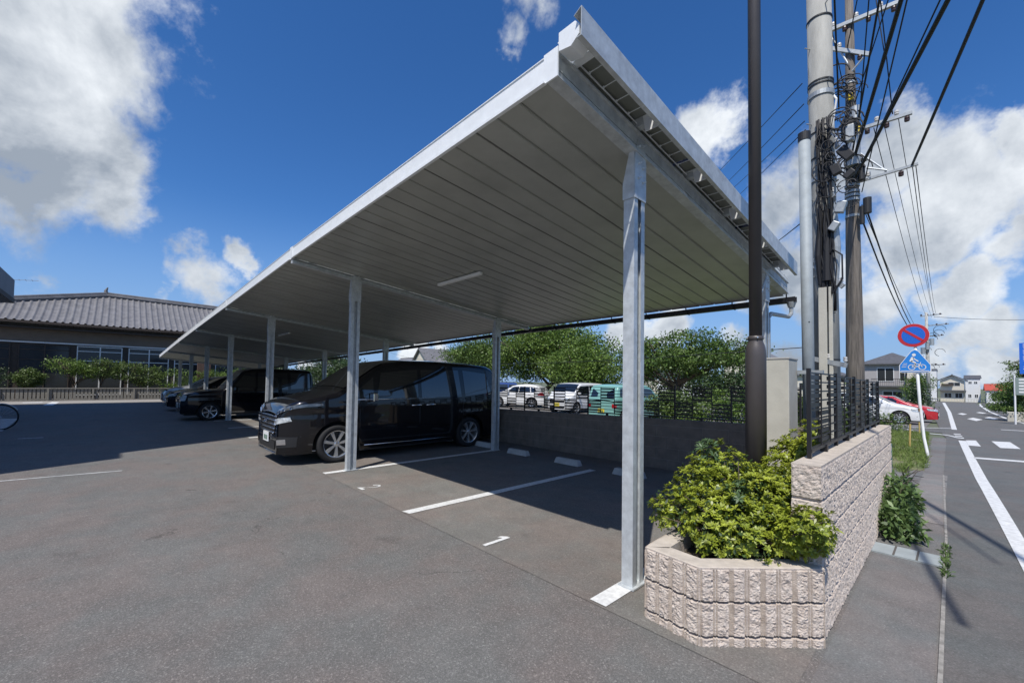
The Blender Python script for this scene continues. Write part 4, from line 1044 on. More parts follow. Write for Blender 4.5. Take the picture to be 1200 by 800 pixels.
rosette_bush('foliage', E3, 1500, .033, .0145, M_leafA, b3, b3.location, 23, floor=.4)
branchy(b3, b3.location, E3, 22, .007, M_bark, 5, (-.9, 4.0, .36))
E4 = [(-1.33, 3.36, .93, .05, .05, .14)]
b4 = thing('weed', 'tall bluish-green leafy weed sticking up out of the left of the planter', 'weed', (-1.33, 3.3, .36))
rosette_bush('foliage', E4, 34, .055, .016, M_leafB, b4, b4.location, 33, per=7)
MB().tube([(0, 0, 0), (0.0, .04, .4), (0, .07, .72)], [.008, .006, .003], 5).build('stem', M_leafB, b4)
b5 = thing('weed', 'bluish-green weed growing in the middle of the bright shrub', 'weed', (-1.05, 3.0, .4))
rosette_bush('foliage', [(-.98, 2.98, .78, .06, .06, .08)], 22, .050, .015, M_leafB, b5, b5.location, 43, per=7)
# weed clump at the foot of the wall on the pavement side
E6 = [(-.42, 5.75, .16, .16, .30, .18), (-.44, 6.1, .30, .14, .35, .26), (-.34, 5.7, .10, .14, .22, .12), (-.40, 6.5, .22, .12, .3, .22)]
b6 = thing('weed_clump', 'clump of broad-leaved weeds growing at the foot of the pink wall on the pavement', 'weed', (-.42, 5.9, 0))
loose_leaves('foliage', E6, 1500, .085, .030, M_leafW, b6, b6.location, 53, .25, droop=.3)
tw_ = MB()
for i in range(9):
    rr = random.Random(i); tw_.tube([(rr.uniform(-.05, .05), rr.uniform(.1, .5), .2), (rr.uniform(-.02, .12), rr.uniform(.3, .7), .5), (rr.uniform(.05, .2), rr.uniform(.4, 1.0), rr.uniform(.45, .62))], .004, 4)
tw_.build('stem', M_bark, b6)
# grass tufts in the joint
rng = np.random.default_rng(9)
n = 160; c = np.stack([-.07+rng.normal(size=n)*.012, 4.75+rng.random(n)*1.0, np.full(n, .004)], -1)
o = leaf_mesh('joint_grass', c, .045, .012, rdir(n, rng, 1.2), rdir(n, rng), M_leafW); tag(o, 'small weeds growing in the joint between pavement and road', 'weeds', kind='stuff')
# verge
struct(poly_strip([(-4.5, 10.9), (-4.5, 22.5)], [(-.40, 10.9), (-.76, 22.5)], .003, 12), 'verge', M_dirtgrass)
n = 26000; yy = 10.2+rng.random(n)*12.2; xx = -3.0+rng.random(n)*2.7
xx = np.where(yy < 11.2, np.minimum(xx, -.62), xx)
xx = np.minimum(xx, -.40-.032*(yy-10.9)+rng.normal(size=n)*.03)
keep = fbm(xx*2.2, yy*2.2, 3, 5) > .33; xx, yy = xx[keep], yy[keep]; n = len(xx)
zz_ = np.array([gh(v) for v in yy]); c = np.stack([xx, yy, zz_], -1)
o = leaf_mesh('grass', c, .10*(.5+rng.random(n)), .010, rdir(n, rng, 1.6), rdir(n, rng), M_grass); tag(o, 'short green grass on the verge beside the road sign', 'grass', kind='stuff')
# grass and hedge beyond the back wall
struct(sheet(-8.6, -1.7, 10.2, 15.2, .004), 'lawn', mat('lawn_green', (.16, .22, .045), .95, col2=(.22, .28, .07), scale=2, bump=.4, bscale=20))
def hedge(x0, x1, y, h_, label, seed, m=M_leafH, n=7000, name='hedge'):
    t = thing(name, label, 'hedge', ((x0+x1)/2, y, gh(y)))
    k = max(2, int(abs(x1-x0)/.8)); ell = [(x0+(x1-x0)*(i+.5)/k, y, gh(y)+h_*.5, .62, .55, h_*.55) for i in range(k)]
    loose_leaves('foliage', ell, n, .09, .05, m, t, t.location, seed, .5, clump=k*26, cr=.34)
    return t
hedge(-7.9, -6.4, 14.9, 1.2, 'clipped hedge behind the black fence, right of the teal car', 61)
hedge(-6.2, -3.6, 15.3, 1.35, 'tall light-green hedge behind the fence just left of the lamp post', 62, M_leafT2)
hedge(-3.4, -1.9, 13.0, 1.5, 'hedge filling the gap behind the cream pier', 63)

def tree(name, label, base, trunk_h, ell, n, m, seed, ll=.16, clump=160, cr=.9, r0_=.16, group=None, flat=.45, limbs=9, inner=.35):
    t = thing(name, label, 'tree', base, group=group); rr = random.Random(seed)
    B = Vector(base); top = Vector((sum(e[0] for e in ell)/len(ell), sum(e[1] for e in ell)/len(ell), B.z+trunk_h))-B
    mb = MB(); mb.tube([(0, 0, -.1), top*.5+Vector((rr.uniform(-.15, .15), 0, 0)), top], [r0_, r0_*.8, r0_*.6], 10)
    mb.build('trunk', M_bark, t, smooth=True)
    lb = MB()
    for i in range(limbs):
        e = ell[i % len(ell)]; end = Vector((e[0]+rr.uniform(-.6, .6)*e[3], e[1]+rr.uniform(-.6, .6)*e[4], e[2]+rr.uniform(-.3, .6)*e[5]))-B
        st = top*rr.uniform(.7, 1.0); mid = st.lerp(end, .5)+Vector((0, 0, -.1*abs(e[5])))
        lb.tube([st, mid, end], [r0_*.5, r0_*.32, r0_*.12], 6)
        for q in range(3):
            e2 = end+Vector((rr.uniform(-.5, .5)*e[3], rr.uniform(-.5, .5)*e[4], rr.uniform(.0, .5)*e[5])); lb.tube([mid.lerp(end, .4+.2*q), e2], [r0_*.2, r0_*.06], 5)
    lb.build('limbs', M_bark, t, smooth=True)
    loose_leaves('crown', ell, n, ll, ll*.55, m, t, t.location, seed, inner, clump=clump, cr=cr, flat=flat)
    return t
def gE(x, y, z, rx, ry, rz): return (x, y, z, rx, ry, rz)
tree('tree', 'dark round-crowned tree behind the rear carport post, left of the big tree', (-31.5, 26, gh(26)), 2.0, [gE(-34.5, 26, 3.4, 2.6, 2.2, 1.8), gE(-31.5, 25.6, 3.5, 2.8, 2.2, 2.2), gE(-29.5, 26, 4.3, 2.2, 2, 1.6)], 21000, M_leafT, 71, .20, 240, 1.1, .2)
tree('tree', 'largest dense green tree behind the white van', (-24, 25.5, gh(25.5)), 2.0, [gE(-25.5, 25.5, 3.7, 2.6, 2.4, 2.4), gE(-22.5, 25.2, 4.6, 2.6, 2.3, 1.9), gE(-20, 25, 3.4, 2.5, 2.2, 2.3), gE(-18.2, 25, 2.9, 1.8, 2, 1.9)], 34000, M_leafT2, 72, .20, 300, 1.1, .24)
tree('tree', 'low bushy tree with pale leaf edges just left of the nearest post', (-17.0, 22, gh(22)), 1.4, [gE(-17.2, 22, 2.4, 1.8, 1.5, 1.6), gE(-15.4, 22, 2.1, 1.2, 1.3, 1.3)], 11000, M_leafT2, 73, .17, 130, .8, .13)
tree('tree', 'airy spreading tree with layered branches and visible trunk, left of the lamp post', (-9.9, 21.5, gh(21.5)), 1.9, [gE(-11.6, 21.5, 3.0, 1.8, 1.6, 1.1), gE(-9.6, 21.5, 3.5, 1.9, 1.6, 1.1), gE(-7.7, 21.5, 2.9, 1.5, 1.6, .95), gE(-9.2, 21.2, 2.5, 2.6, 1.6, .7), gE(-12.3, 21.5, 2.3, 1.2, 1.5, .8)], 16500, M_leafT, 74, .15, 190, .8, .12, flat=.30, limbs=16, inner=.15)
tree('tree', 'dark low tree behind the airy one, hiding its lower trunk', (-12.5, 27, gh(27)), 1.2, [gE(-12.5, 27, 1.7, 3.2, 1.6, 1.3), gE(-8.5, 27.5, 1.4, 2.4, 1.6, 1.0)], 6000, M_leafD, 75, .20, 120, 1.1, .12)
tree('tree', 'dark tree seen under the canopy left of the minivan roof', (-37, 14, 0), 1.6, [gE(-37, 14, 2.4, 2.2, 2, 1.3), gE(-34.0, 14, 1.9, 1.6, 1.6, 1.1), gE(-40.5, 14, 1.7, 2, 1.6, 1.2)], 9000, M_leafD, 76, .18, 170, .9, .14)
tree('tree', 'dark leafy tree right behind the silver car at the carport end', (-38, 9.5, 0), 1.3, [gE(-37, 8.5, 1.6, 1.2, 2.6, 1.1), gE(-36.6, 11.2, 1.3, 1.1, 1.6, 1.0)], 6000, M_leafD, 77, .16, 120, .7, .12)
hedge(-31, -16, 8.6, 1.25, 'dark hedge behind the cars parked under the carport', 64, M_leafD, 9000)
# right side of the street
def layered(x, y, h_, label, seed, w=1.3):
    g = gh(y); ell = [gE(x+random.Random(seed+i).uniform(-.3, .3), y, g+h_*(.22+.17*i), w*(1.15-.18*i), w*(1.1-.16*i), .36) for i in range(5)]
    return tree('tree', label, (x, y, g), h_*.85, ell, 9000, M_leafT, seed, .12, 130, .55, .10, flat=.25, limbs=12, inner=.1)
layered(3.15, 42, 4.0, 'garden pine clipped in flat layers by the street on the far right', 81)
layered(3.6, 52, 3.4, 'second clipped tree farther back on the right of the street', 82, 1.5)
tree('tree', 'small rounded tree at the right end of the row by the street', (4.2, 64, gh(64)), 1.2, [gE(4.0, 64, .8, 1.3, 1.4, 1.3), gE(5.3, 64, 1.1, 1.5, 1.4, 1.5)], 5000, M_leafT, 83, .16, 80, .8, .1)
hedge(3.0, 4.6, 39, 1.5, 'low dark hedge at the foot of the clipped trees on the right', 84, M_leafD, 4000)
tree('tree', 'small trees in front of the far street corner, left of the road', (-2.6, 62, gh(62)), 1.4, [gE(-2.9, 62, 1.3, .9, 1.0, 1.3), gE(-2.2, 62, 2.0, .7, .8, .9)], 4000, M_leafT2, 85, .15, 70, .6, .08)
tree('tree', 'narrow dark shrub-like tree at the foot of the distant pole', (-1.55, 38, gh(38)), .8, [gE(-1.6, 38, .2, .42, .9, .9), gE(-1.5, 38, 1.2, .30, .7, .6)], 3500, M_leafD, 86, .12, 60, .4, .06)
hedge(-3.0, -1.6, 23.0, .5, 'low shrub by the white car forecourt', 87, M_leafH, 1500)
tree('tree', 'leafy shrub seen through the black fence beside the wooden pole', (-2.3, 14.6, gh(14.6)), .5, [gE(-2.2, 14.4, .5, .5, .6, .7), gE(-1.6, 14.8, .35, .28, .5, .55)], 3500, M_leafH, 88, .08, 70, .3, .04)
# left garden in front of the traditional house
def shrub(label, x, y, ell, n, m, seed, ll=.08, clump=60, cr=.3):
    t = thing('shrub', label, 'shrub', (x, y, 0)); loose_leaves('foliage', ell, n, ll, ll*.55, m, t, t.location, seed, .6, clump=clump, cr=cr)
    MB().tube([(0, 0, 0), (0, 0, .8)], .04, 6).build('stem', M_bark, t); return t
shrub('round clipped ball shrub in front of the tiled house, far left', -36.2, -3.6, [gE(-36.0, -3.55, 1.25, .5, .60, .55)], 6500, M_leafH, 91, .07, 240, .14)
shrub('small dark shrub at the left picture edge before the tiled house', -36.2, -4.9, [gE(-36.2, -4.9, 1.3, .5, .6, .6)], 1500, M_leafD, 92)
tree('tree', 'small pale-stemmed garden tree before the white-framed window', (-36.3, -2.1, 0), 1.1, [gE(-36.3, -2.2, 2.0, .7, .9, .5), gE(-36.3, -1.2, 1.7, .5, .7, .4)], 2600, M_leafT2, 93, .10, 70, .35, .05)
tree('tree', 'garden tree with sparse crown between the two windows of the tiled house', (-36.3, -.9, 0), 1.1, [gE(-36.3, -.6, 1.9, .6, .8, .55)], 1700, M_leafH, 94, .10, 50, .35, .045)
tree('tree', 'dense dark garden tree left of the corner of the canopy', (-36.4, 1.0, 0), .9, [gE(-36.4, .6, 1.7, .7, .9, .7), gE(-36.4, 1.6, 1.4, .7, .9, .7)], 4200, M_leafH, 95, .10, 100, .35, .06)
shrub('leafy light-green shrub behind the silver car at the fence', -36.2, 3.0, [gE(-36.2, 2.9, 1.1, .6, 1.2, .75), gE(-36.2, 4.8, 1.2, .6, 1.2, .8)], 5000, M_leafT2, 96, .09, 130, .35)
shrub('yellow-green hedge shrub seen under the far end of the canopy', -36.2, 6.6, [gE(-36.2, 6.6, 1.2, .6, 1.2, .9)], 3000, M_leafT2, 97, .09, 80, .35)
# weathered slat fence at the garden
gf = thing('garden_fence', 'low weathered board fence in front of the garden shrubs, far left', 'fence', (-35.2, 0, 0))
pk = MB(); rr = random.Random(2)
for i in range(118):
    y = -10+i*.155; h_ = .66+rr.uniform(-.01, .01); pk.box(-35.2, -35.17, y, y+.115+rr.uniform(-.01, .01), .04, h_)
pk.build('boards', M_fencewood, gf, off=gf.location)
MB().box(-35.168, -35.12, -10, 8.3, .67, .73).build('top_rail', M_fencewood, gf, off=gf.location)
for i in range(11): MB().box(-35.166, -35.08, -10+i*1.8, -9.92+i*1.8, 0, .66).build('fence_post', M_fencewood, gf, off=gf.location)

# ------------------------------------------------------------------ houses
def tiled_roof(front, name, m, parent, off, per=.32, amp=.075):
    """front: function (s,t)->point with s along the eave (metres, 0..L) and t 0..1 up the slope; corrugated"""
    fn, Ls = front; cols = int(Ls/per*8); rows = []
    for i in range(13):
        t = i/12
        row = []
        for j in range(cols+1):
            s = Ls*j/cols; ph = (s/per) % 1; p = fn(s, t)
            hgt = amp*max(0, math.cos(ph*2*math.pi))**.8 if True else 0
            row.append((p[0], p[1], p[2]+hgt))
        rows.append(row)
    mb = MB().grid(rows); return mb.build(name, m, parent, off=off, smooth=True)
th = thing('tiled_house', 'long low traditional Japanese house with grey tiled roof and dark windows, far left', 'house', (-40, 2, 0))
oh = th.location
XE_, ZE = -37.2, 4.62
def ridge(y):
    if y < -.7:
        t = (y+9.5)/8.8; return (XE_+(-42.2-XE_)*t, ZE+(7.15-ZE)*t)
    t = min(1, (y+.7)/24); return (-42.2, 7.15-.5*t)
def fr_(s, t):
    y = -9.5+s; xr, zr_ = ridge(y); return (XE_+(xr-XE_)*t, y, ZE+(zr_-ZE)*t-.18*math.sin(t*math.pi)*.6)
tiled_roof((fr_, 20.0), 'roof', M_tile, th, oh)
def bk_(s, t):
    y = -9.5+s; xr, zr_ = ridge(y); return (-47.2+(xr+47.2)*t, y, ZE+(zr_-ZE)*t)
tiled_roof((bk_, 20.0), 'roof', M_tile, th, oh)
rc = MB(); pts = [(ridge(y)[0], y, ridge(y)[1]+.10) for y in (-9.5, -.7, 10.5)]
rc.tube(pts, .15, 8); rc.tube([(p[0], p[1], p[2]+.16) for p in pts], .09, 8)
rc.build('ridge', M_tile, th, off=oh)
MB().tube([(-42.2, -.7, 7.3), (-42.2, -.75, 7.6), (-42.15, -.65, 7.85)], [.14, .10, .03], 8).build('finial', M_tile, th, off=oh)
MB().box(XE_-.10, XE_-.0, -9.5, 10.5, ZE-.14, ZE-.01).build('eave_board', M_timber, th, off=oh)
MB().box(-47, -38.0, -9.2, 10.3, 0, 4.05).build('wall', M_timber, th, off=oh)
MB().box(-38.02, -37.98, -9.2, 10.3, 3.45, 4.45).build('fascia_wall', mat('brown_board', (.19, .15, .115), .8, var=.1, scale=2), th, off=oh)
MB().box(-38.0, -37.4, -9.3, 10.4, 4.2, 4.28).build('soffit', M_timber, th, off=oh)
MB().box(-37.975, -37.90, -9.2, 10.3, 3.36, 3.44).build('lintel_rail', M_white, th, off=oh)
for i in range(8):
    y0 = -9.0+i*2.4
    w = MB().box(-37.975, -37.96, y0, y0+2.0, .25, 3.25).build('window', M_glass, th, off=oh)
    f_ = MB()
    for (a, b, c_, d) in ((y0-.05, y0, .2, 3.3), (y0+2.0, y0+2.05, .2, 3.3), (y0+.97, y0+1.03, .25, 3.25)): f_.box(-37.974, -37.93, a, b, c_, d)
    for z in (.2, 2.35, 2.95, 3.25): f_.box(-37.972, -37.935, y0, y0+2, z, z+.05)
    f_.build('frame', M_white if i in (3, 4, 5, 6) else M_timber, w, off=oh)
    if i in (3, 4, 5): MB().box(-37.985, -37.977, y0+.05, y0+1.95, 2.40, 2.93).build('blind', M_wallwhite, w, off=oh)
# antenna
an = MB().cyl((-42.2, -5.4, 5.8), (-42.2, -5.4, 8.0), .03, n=6)
for i in range(5): an.cyl((-42.2, -5.4, 7.6+.0), (-42.2, -4.0, 7.75), .015, n=5) if i == 0 else an.cyl((-42.5, -5.4+i*.28, 7.6+i*.03), (-41.9, -5.4+i*.28, 7.6+i*.03), .012, n=5)
an.build('antenna', M_galvd, th, off=oh)

def house(name, label, x0, x1, y0, y1, zb, eave, ridge_z, wall_m, roof_m, kind='gable_x', over=.5, windows=(), front='y'):
    """box house with pitched roof; kind gable_x: ridge along x; gable_y: ridge along y; hip"""
    t = thing(name, label, 'house', ((x0+x1)/2, (y0+y1)/2, zb)); off = t.location
    mb = MB().box(x0, x1, y0, y1, zb-.3, eave)
    if kind == 'gable_x': mb.prism([(y0, eave), (y1, eave), ((y0+y1)/2, ridge_z-.15)], x0, x1, 'x')
    if kind == 'gable_y': mb.prism([(x0, eave), (x1, eave), ((x0+x1)/2, ridge_z-.15)], y0, y1, 'y')
    mb.build('wall', wall_m, t, off=off)
    r_ = MB(); a, b, c_, d = x0-over, x1+over, y0-over, y1+over; xm, ym = (x0+x1)/2, (y0+y1)/2; th_ = .16; ez = eave-.12
    if kind == 'gable_x':
        for s_ in (0, 1):
            ye = c_ if s_ == 0 else d
            r_.hexa([(a, ye, ez), (b, ye, ez), (a, ym, ridge_z), (b, ym, ridge_z), (a, ye, ez+th_), (b, ye, ez+th_), (a, ym, ridge_z+th_), (b, ym, ridge_z+th_)])
        r_.box(a, b, ym-.12, ym+.12, ridge_z+th_-.02, ridge_z+th_+.14)
    elif kind == 'gable_y':
        for s_ in (0, 1):
            xe = a if s_ == 0 else b
            r_.hexa([(xe, c_, ez), (xm, c_, ridge_z), (xe, d, ez), (xm, d, ridge_z), (xe, c_, ez+th_), (xm, c_, ridge_z+th_), (xe, d, ez+th_), (xm, d, ridge_z+th_)])
        r_.box(xm-.12, xm+.12, c_, d, ridge_z+th_-.02, ridge_z+th_+.14)
    else:
        hl = max(.1, ((b-a)-(d-c_))/2); V_ = [(a, c_, ez), (b, c_, ez), (b, d, ez), (a, d, ez), (a, c_, ez+th_), (b, c_, ez+th_), (b, d, ez+th_), (a, d, ez+th_), (xm-hl, ym, ridge_z), (xm+hl, ym, ridge_z)]
        r_.add(V_, [(3, 2, 1, 0), (0, 1, 5, 4), (1, 2, 6, 5), (2, 3, 7, 6), (3, 0, 4, 7), (4, 5, 9, 8), (6, 7, 8, 9), (5, 6, 9), (7, 4, 8)])
    r_.build('roof', roof_m, t, off=off)
    for (s0, s1, z0, z1) in windows:
        w = MB().box(s0, s1, y0-.03, y0-.008, z0, z1).build('window', M_glass, t, off=off)
        f_ = MB(); wd = .07
        for (a_, b_, c2, d2_) in ((s0-wd, s0, z0-wd, z1+wd), (s1, s1+wd, z0-wd, z1+wd), (s0, s1, z0-wd, z0), (s0, s1, z1, z1+wd), ((s0+s1)/2-.03, (s0+s1)/2+.03, z0, z1)): f_.box(a_, b_, y0-.05, y0-.005, c2, d2_)
        f_.build('frame', M_white, w, off=off)
    return t
g80 = gh(80)
hL = house('house', 'two-storey brown house with hip roof and balcony behind the white car', -9.2, -3.3, 80, 87, g80, 4.75, 6.5, M_wallgrey, M_tiledark, 'hip', .5, [(-7.6, -5.9, 2.3, 4.1), (-5.2, -4.2, 2.3, 4.0), (-7.0, -5.0, -.4, .8)])
ol = hL.location
bl = MB().box(-8.2, -3.6, 78.9, 80-.01, 1.45, 1.62).build('balcony', M_tiledark, hL, off=ol)
rl = MB().box(-8.2, -3.6, 78.9, 78.96, 2.55, 2.62)
for i in range(24): rl.box(-8.2+i*.2, -8.17+i*.2, 78.9, 78.95, 1.62, 2.55)
rl.build('railing', M_black, bl, off=ol)
MB().box(-4.2, -3.7, 78.7, 79.3, g80, 1.45).build('column', M_plasterc, hL, off=ol)
MB().hexa([(-4.55, 79.2, 1.45), (-3.9, 79.2, 1.45), (-4.55, 79.4, 1.45), (-3.9, 79.4, 1.45), (-4.35, 79.2, 4.6), (-3.9, 79.2, 4.6), (-4.35, 79.4, 4.6), (-3.9, 79.4, 4.6)]).build('column', M_plasterc, hL, off=ol)
house('house', 'cream annex house left of the brown hip-roofed house', -11.5, -9.4, 79, 84, g80, 2.6, 3.4, M_plasterc, M_tiledark, 'gable_y', .3, [(-11, -10.1, .6, 1.8)])
gj = gh(165)
hJ = house('house', 'cream two-storey house with brown roof at the end of the street', -2.9, 2.1, 181, 188, gj, 3.6, 5.2, M_plasterc, M_tile, 'gable_y', .7, [(-1.2, 1.2, 2.0, 3.0), (-2.0, -.6, -1.5, -.2), (.2, 1.6, -1.5, -.2)])
MB().box(-3.3, 2.4, 179.8, 181-.01, .4, .75).build('porch_roof', M_tiledark, hJ, off=hJ.location)
MB().box(-2.6, -.2, 180.3, 181-.02, 2.0, 2.6).build('balcony', M_timber, hJ, off=hJ.location)
house('house', 'grey-white side wing of the house at the end of the street', 2.25, 5.2, 180.5, 188, gj, 4.3, 4.9, M_wallwhite, M_tiledark, 'gable_x', .25, [(2.9, 3.5, 2.7, 3.3), (4.0, 4.6, 2.7, 3.3), (2.8, 3.4, -1.3, -.4), (4.1, 4.7, -1.3, -.4)])
house('house', 'pale tall building just left of the end-of-street house', -6.6, -3.6, 178.5, 190, gj, 6.6, 6.9, M_wallwhite, M_tiledark, 'gable_x', .1, [(-6, -5.2, 3.6, 4.8)])
house('house', 'low house with red awning partly hidden right of the end-of-street house', 6.1, 10.5, 175, 184, gj, .9, 2.4, M_wallwhite, mat('red_roof', (.45, .08, .05), .7), 'gable_x', .3, [(7, 8.2, -1.2, .2)])
for i, (x, y, l_) in enumerate([(27, 185, 'far grey-roofed house beyond the trees on the right')]):
    house('house', l_, x, x+8, y, y+8, gj, 3.2, 5.2, M_plaster, M_tiledark, 'hip', .6, [(x+1.5, x+3, 1, 2.2)])
# low railing at the end of the street
rb = thing('guard_railing', 'low railing along the far side of the cross street', 'railing', (0, 180, gj)); m_ = MB()
for i in range(28): m_.box(-5+.55*i, -4.9+.55*i, 178.35, 178.42, gj, gj+.85)
m_.box(-5, 10, 178.33, 178.44, gj+.85, gj+.95); m_.build('rail', M_concl, rb, off=rb.location)
# houses beyond the back of the lot
hA = house('house', 'cream house with gable and grey roof seen under the canopy above the minivan', -75.5, -62.0, 45, 53, gh(45), 4.7, 7.0, M_plasterc, M_tile, 'gable_x', .8, [(-66.5, -63.5, 2.8, 4.4), (-72, -70, 2.8, 4.4)])
g_ = MB().prism([(-75.2, 3.6), (-68.4, 3.6), (-71.6, 7.25)], 43.0, 49, 'y'); g_.box(-75.0, -68.7, 43.2, 45-.02, gh(45), 3.6); g_.build('gable_wing', M_plasterc, hA, off=hA.location)
gr_ = MB()
for (xa, za, xb, zb_) in ((-76.0, 3.0, -71.6, 7.5), (-71.6, 7.5, -67.6, 3.9)):
    gr_.hexa([(xa, 42.5, za), (xb, 42.5, zb_), (xa, 49, za), (xb, 49, zb_), (xa, 42.5, za+.2), (xb, 42.5, zb_+.2), (xa, 49, za+.2), (xb, 49, zb_+.2)])
gr_.build('gable_roof', M_tile, hA, off=hA.location)
MB().box(-70.5, -69.6, 43.17, 43.19, 3.0, 4.9).build('window', M_glass, hA, off=hA.location)
house('house', 'smaller grey-roofed house left of the cream gabled one under the canopy', -109, -93, 55, 64, gh(55), 5.0, 7.3, M_wallwhite, M_tile, 'gable_x', .7, [(-104, -101, 2.5, 4.3)])
house('house', 'white block building seen between the far carport posts', -103, -93, 30, 38, gh(30), 5.6, 6.0, M_wallwhite, M_tiledark, 'gable_x', .2, [(-101, -99, 2.8, 4), (-97, -95, 2.8, 4)])
house('house', 'low cream house glimpsed between the airy tree and the lamp post', -21.5, -15.5, 60, 66, gh(60), 4.3, 6.2, M_plasterc, M_tile, 'gable_y', .5, [(-20, -18.5, 1.5, 3)])
rr = random.Random(12)
for i in range(9):
    x = -64+i*13+rr.uniform(-2, 2); y = 88+rr.uniform(0, 30)
    if x > -14: continue
    house('house', 'pale far house mostly hidden behind the trees beyond the lot', x, x+9, y, y+8, gh(y), 3.6, 5.6, rr.choice([M_plaster, M_wallwhite, M_plasterc]), M_tiledark, 'hip', .6, [(x+1.5, x+3.2, .5, 2)])['group'] = 'far houses behind the trees'
# big building off the left of the picture; its canopy corner shows at the left edge
M_canopy = mat('canopy_slate', (.22, .22, .225), .7, var=.1, scale=3)
ob = thing('office_building', 'large pale building at the left edge whose shadow falls over the lot', 'building', (-19, -10, 0)); oo = ob.location
MB().box(-27.6, -8.8, -20, -4.78, 0, 14.0).build('wall', M_wallwhite, ob, off=oo)
MB().box(-8.79, -8.13, -20, -4.78, 0, 8.75).build('side_wing', M_wallwhite, ob, off=oo)
for i in range(6):
    for z in (1.0, 4.6, 8.2, 11.4):
        w = MB().box(-26.6+i*3.1, -24.7+i*3.1, -4.775, -4.76, z, z+1.6).build('window', M_glass, ob, off=oo)
        f_ = MB()
        for (a_, b_, c2, d2_) in ((-26.66, -26.6, z-.06, z+1.66), (-24.7, -24.64, z-.06, z+1.66), (-26.6, -24.7, z-.06, z), (-26.6, -24.7, z+1.6, z+1.66), (-25.68, -25.62, z, z+1.6)): f_.box(a_+i*3.1, b_+i*3.1, -4.77, -4.74, c2, d2_)
        f_.build('frame', M_galvd, w, off=oo)
MB().hexa([(-23.5, -4.77, 4.05), (-20.0, -4.77, 4.05), (-23.5, -2.80, 4.05), (-20.0, -2.80, 4.05), (-23.5, -4.77, 6.8), (-20.0, -4.77, 6.8), (-23.5, -2.80, 4.90), (-20.0, -2.80, 4.90)]).build('canopy', M_canopy, ob, off=oo, bevel=.02)
MB().box(-23.52, -19.99, -2.81, -2.78, 4.06, 4.22).build('canopy_trim', M_timber, ob, off=oo)
MB().box(-23.3, -23.1, -4.3, -4.1, 0, 4.04).build('canopy_column', M_conc, ob, off=oo)
# brown pillar wall under the far canopy end
o = MB().box(-36.9, -36.6, 4.15, 4.9, 0, 2.9).build('brick_pillar', mat('brown_brick', (.10, .06, .045), .85, var=.2, scale=8), None, off=(-36.75, 4.5, 0), loc=(-36.75, 4.5, 0)); tag(o, 'dark brown brick pillar under the far end of the canopy', 'pillar')

# blue banner and grey roadside board at the right edge
t = thing('blue_banner', 'tall blue vertical sign with white writing at the right edge of the street', 'sign', (3.0, 40, gh(40)))
MB().cyl((.35, .05, 0), (.35, .05, 5.0), .05, n=10).build('post', M_white, t)
bp_ = MB().box(-.24, .70, -.06, .0, 4.27-gh(40)-1.88, 4.27-gh(40)).build('panel', M_signblue, t)
w_ = MB(); rr = random.Random(4)
for i in range(5):
    zc = 4.05-gh(40)-i*.37
    for (x0_, x1_, z0_, z1_) in ((-.10, .28, .10, .14), (-.04, .0, -.10, .12), (.18, .22, -.12, .12), (-.10, .28, -.02, .02), (-.08, .26, -.13, -.09)):
        if rr.random() < .8: w_.box(x0_, x1_, -.066, -.061, zc+z0_, zc+z1_)
w_.build('lettering', M_white, bp_)
t = thing('notice_board', 'grey-green roadside board on a white pole below the blue sign', 'sign', (2.32, 36, gh(36)))
MB().cyl((-.02, .05, 0), (-.02, .05, 2.7), .04, n=10).build('post', M_white, t)
MB().box(0.0, .62, 0, .05, 1.62, 2.58).build('board', mat('board_grey_green', (.22, .27, .25), .6), t)
mk = MB()
for i in range(5): mk.box(.12, .5, -.006, -.001, 1.74+i*.17, 1.82+i*.17)
mk.build('lettering', M_white, t)
t = thing('concrete_block', 'pale low concrete block at the foot of the hedge right of the street', 'block', (3.15, 42, gh(42)))
MB().box(-.9, .4, -1.6, -1.2, 0, .62).build('block', M_concl, t, bevel=.03)

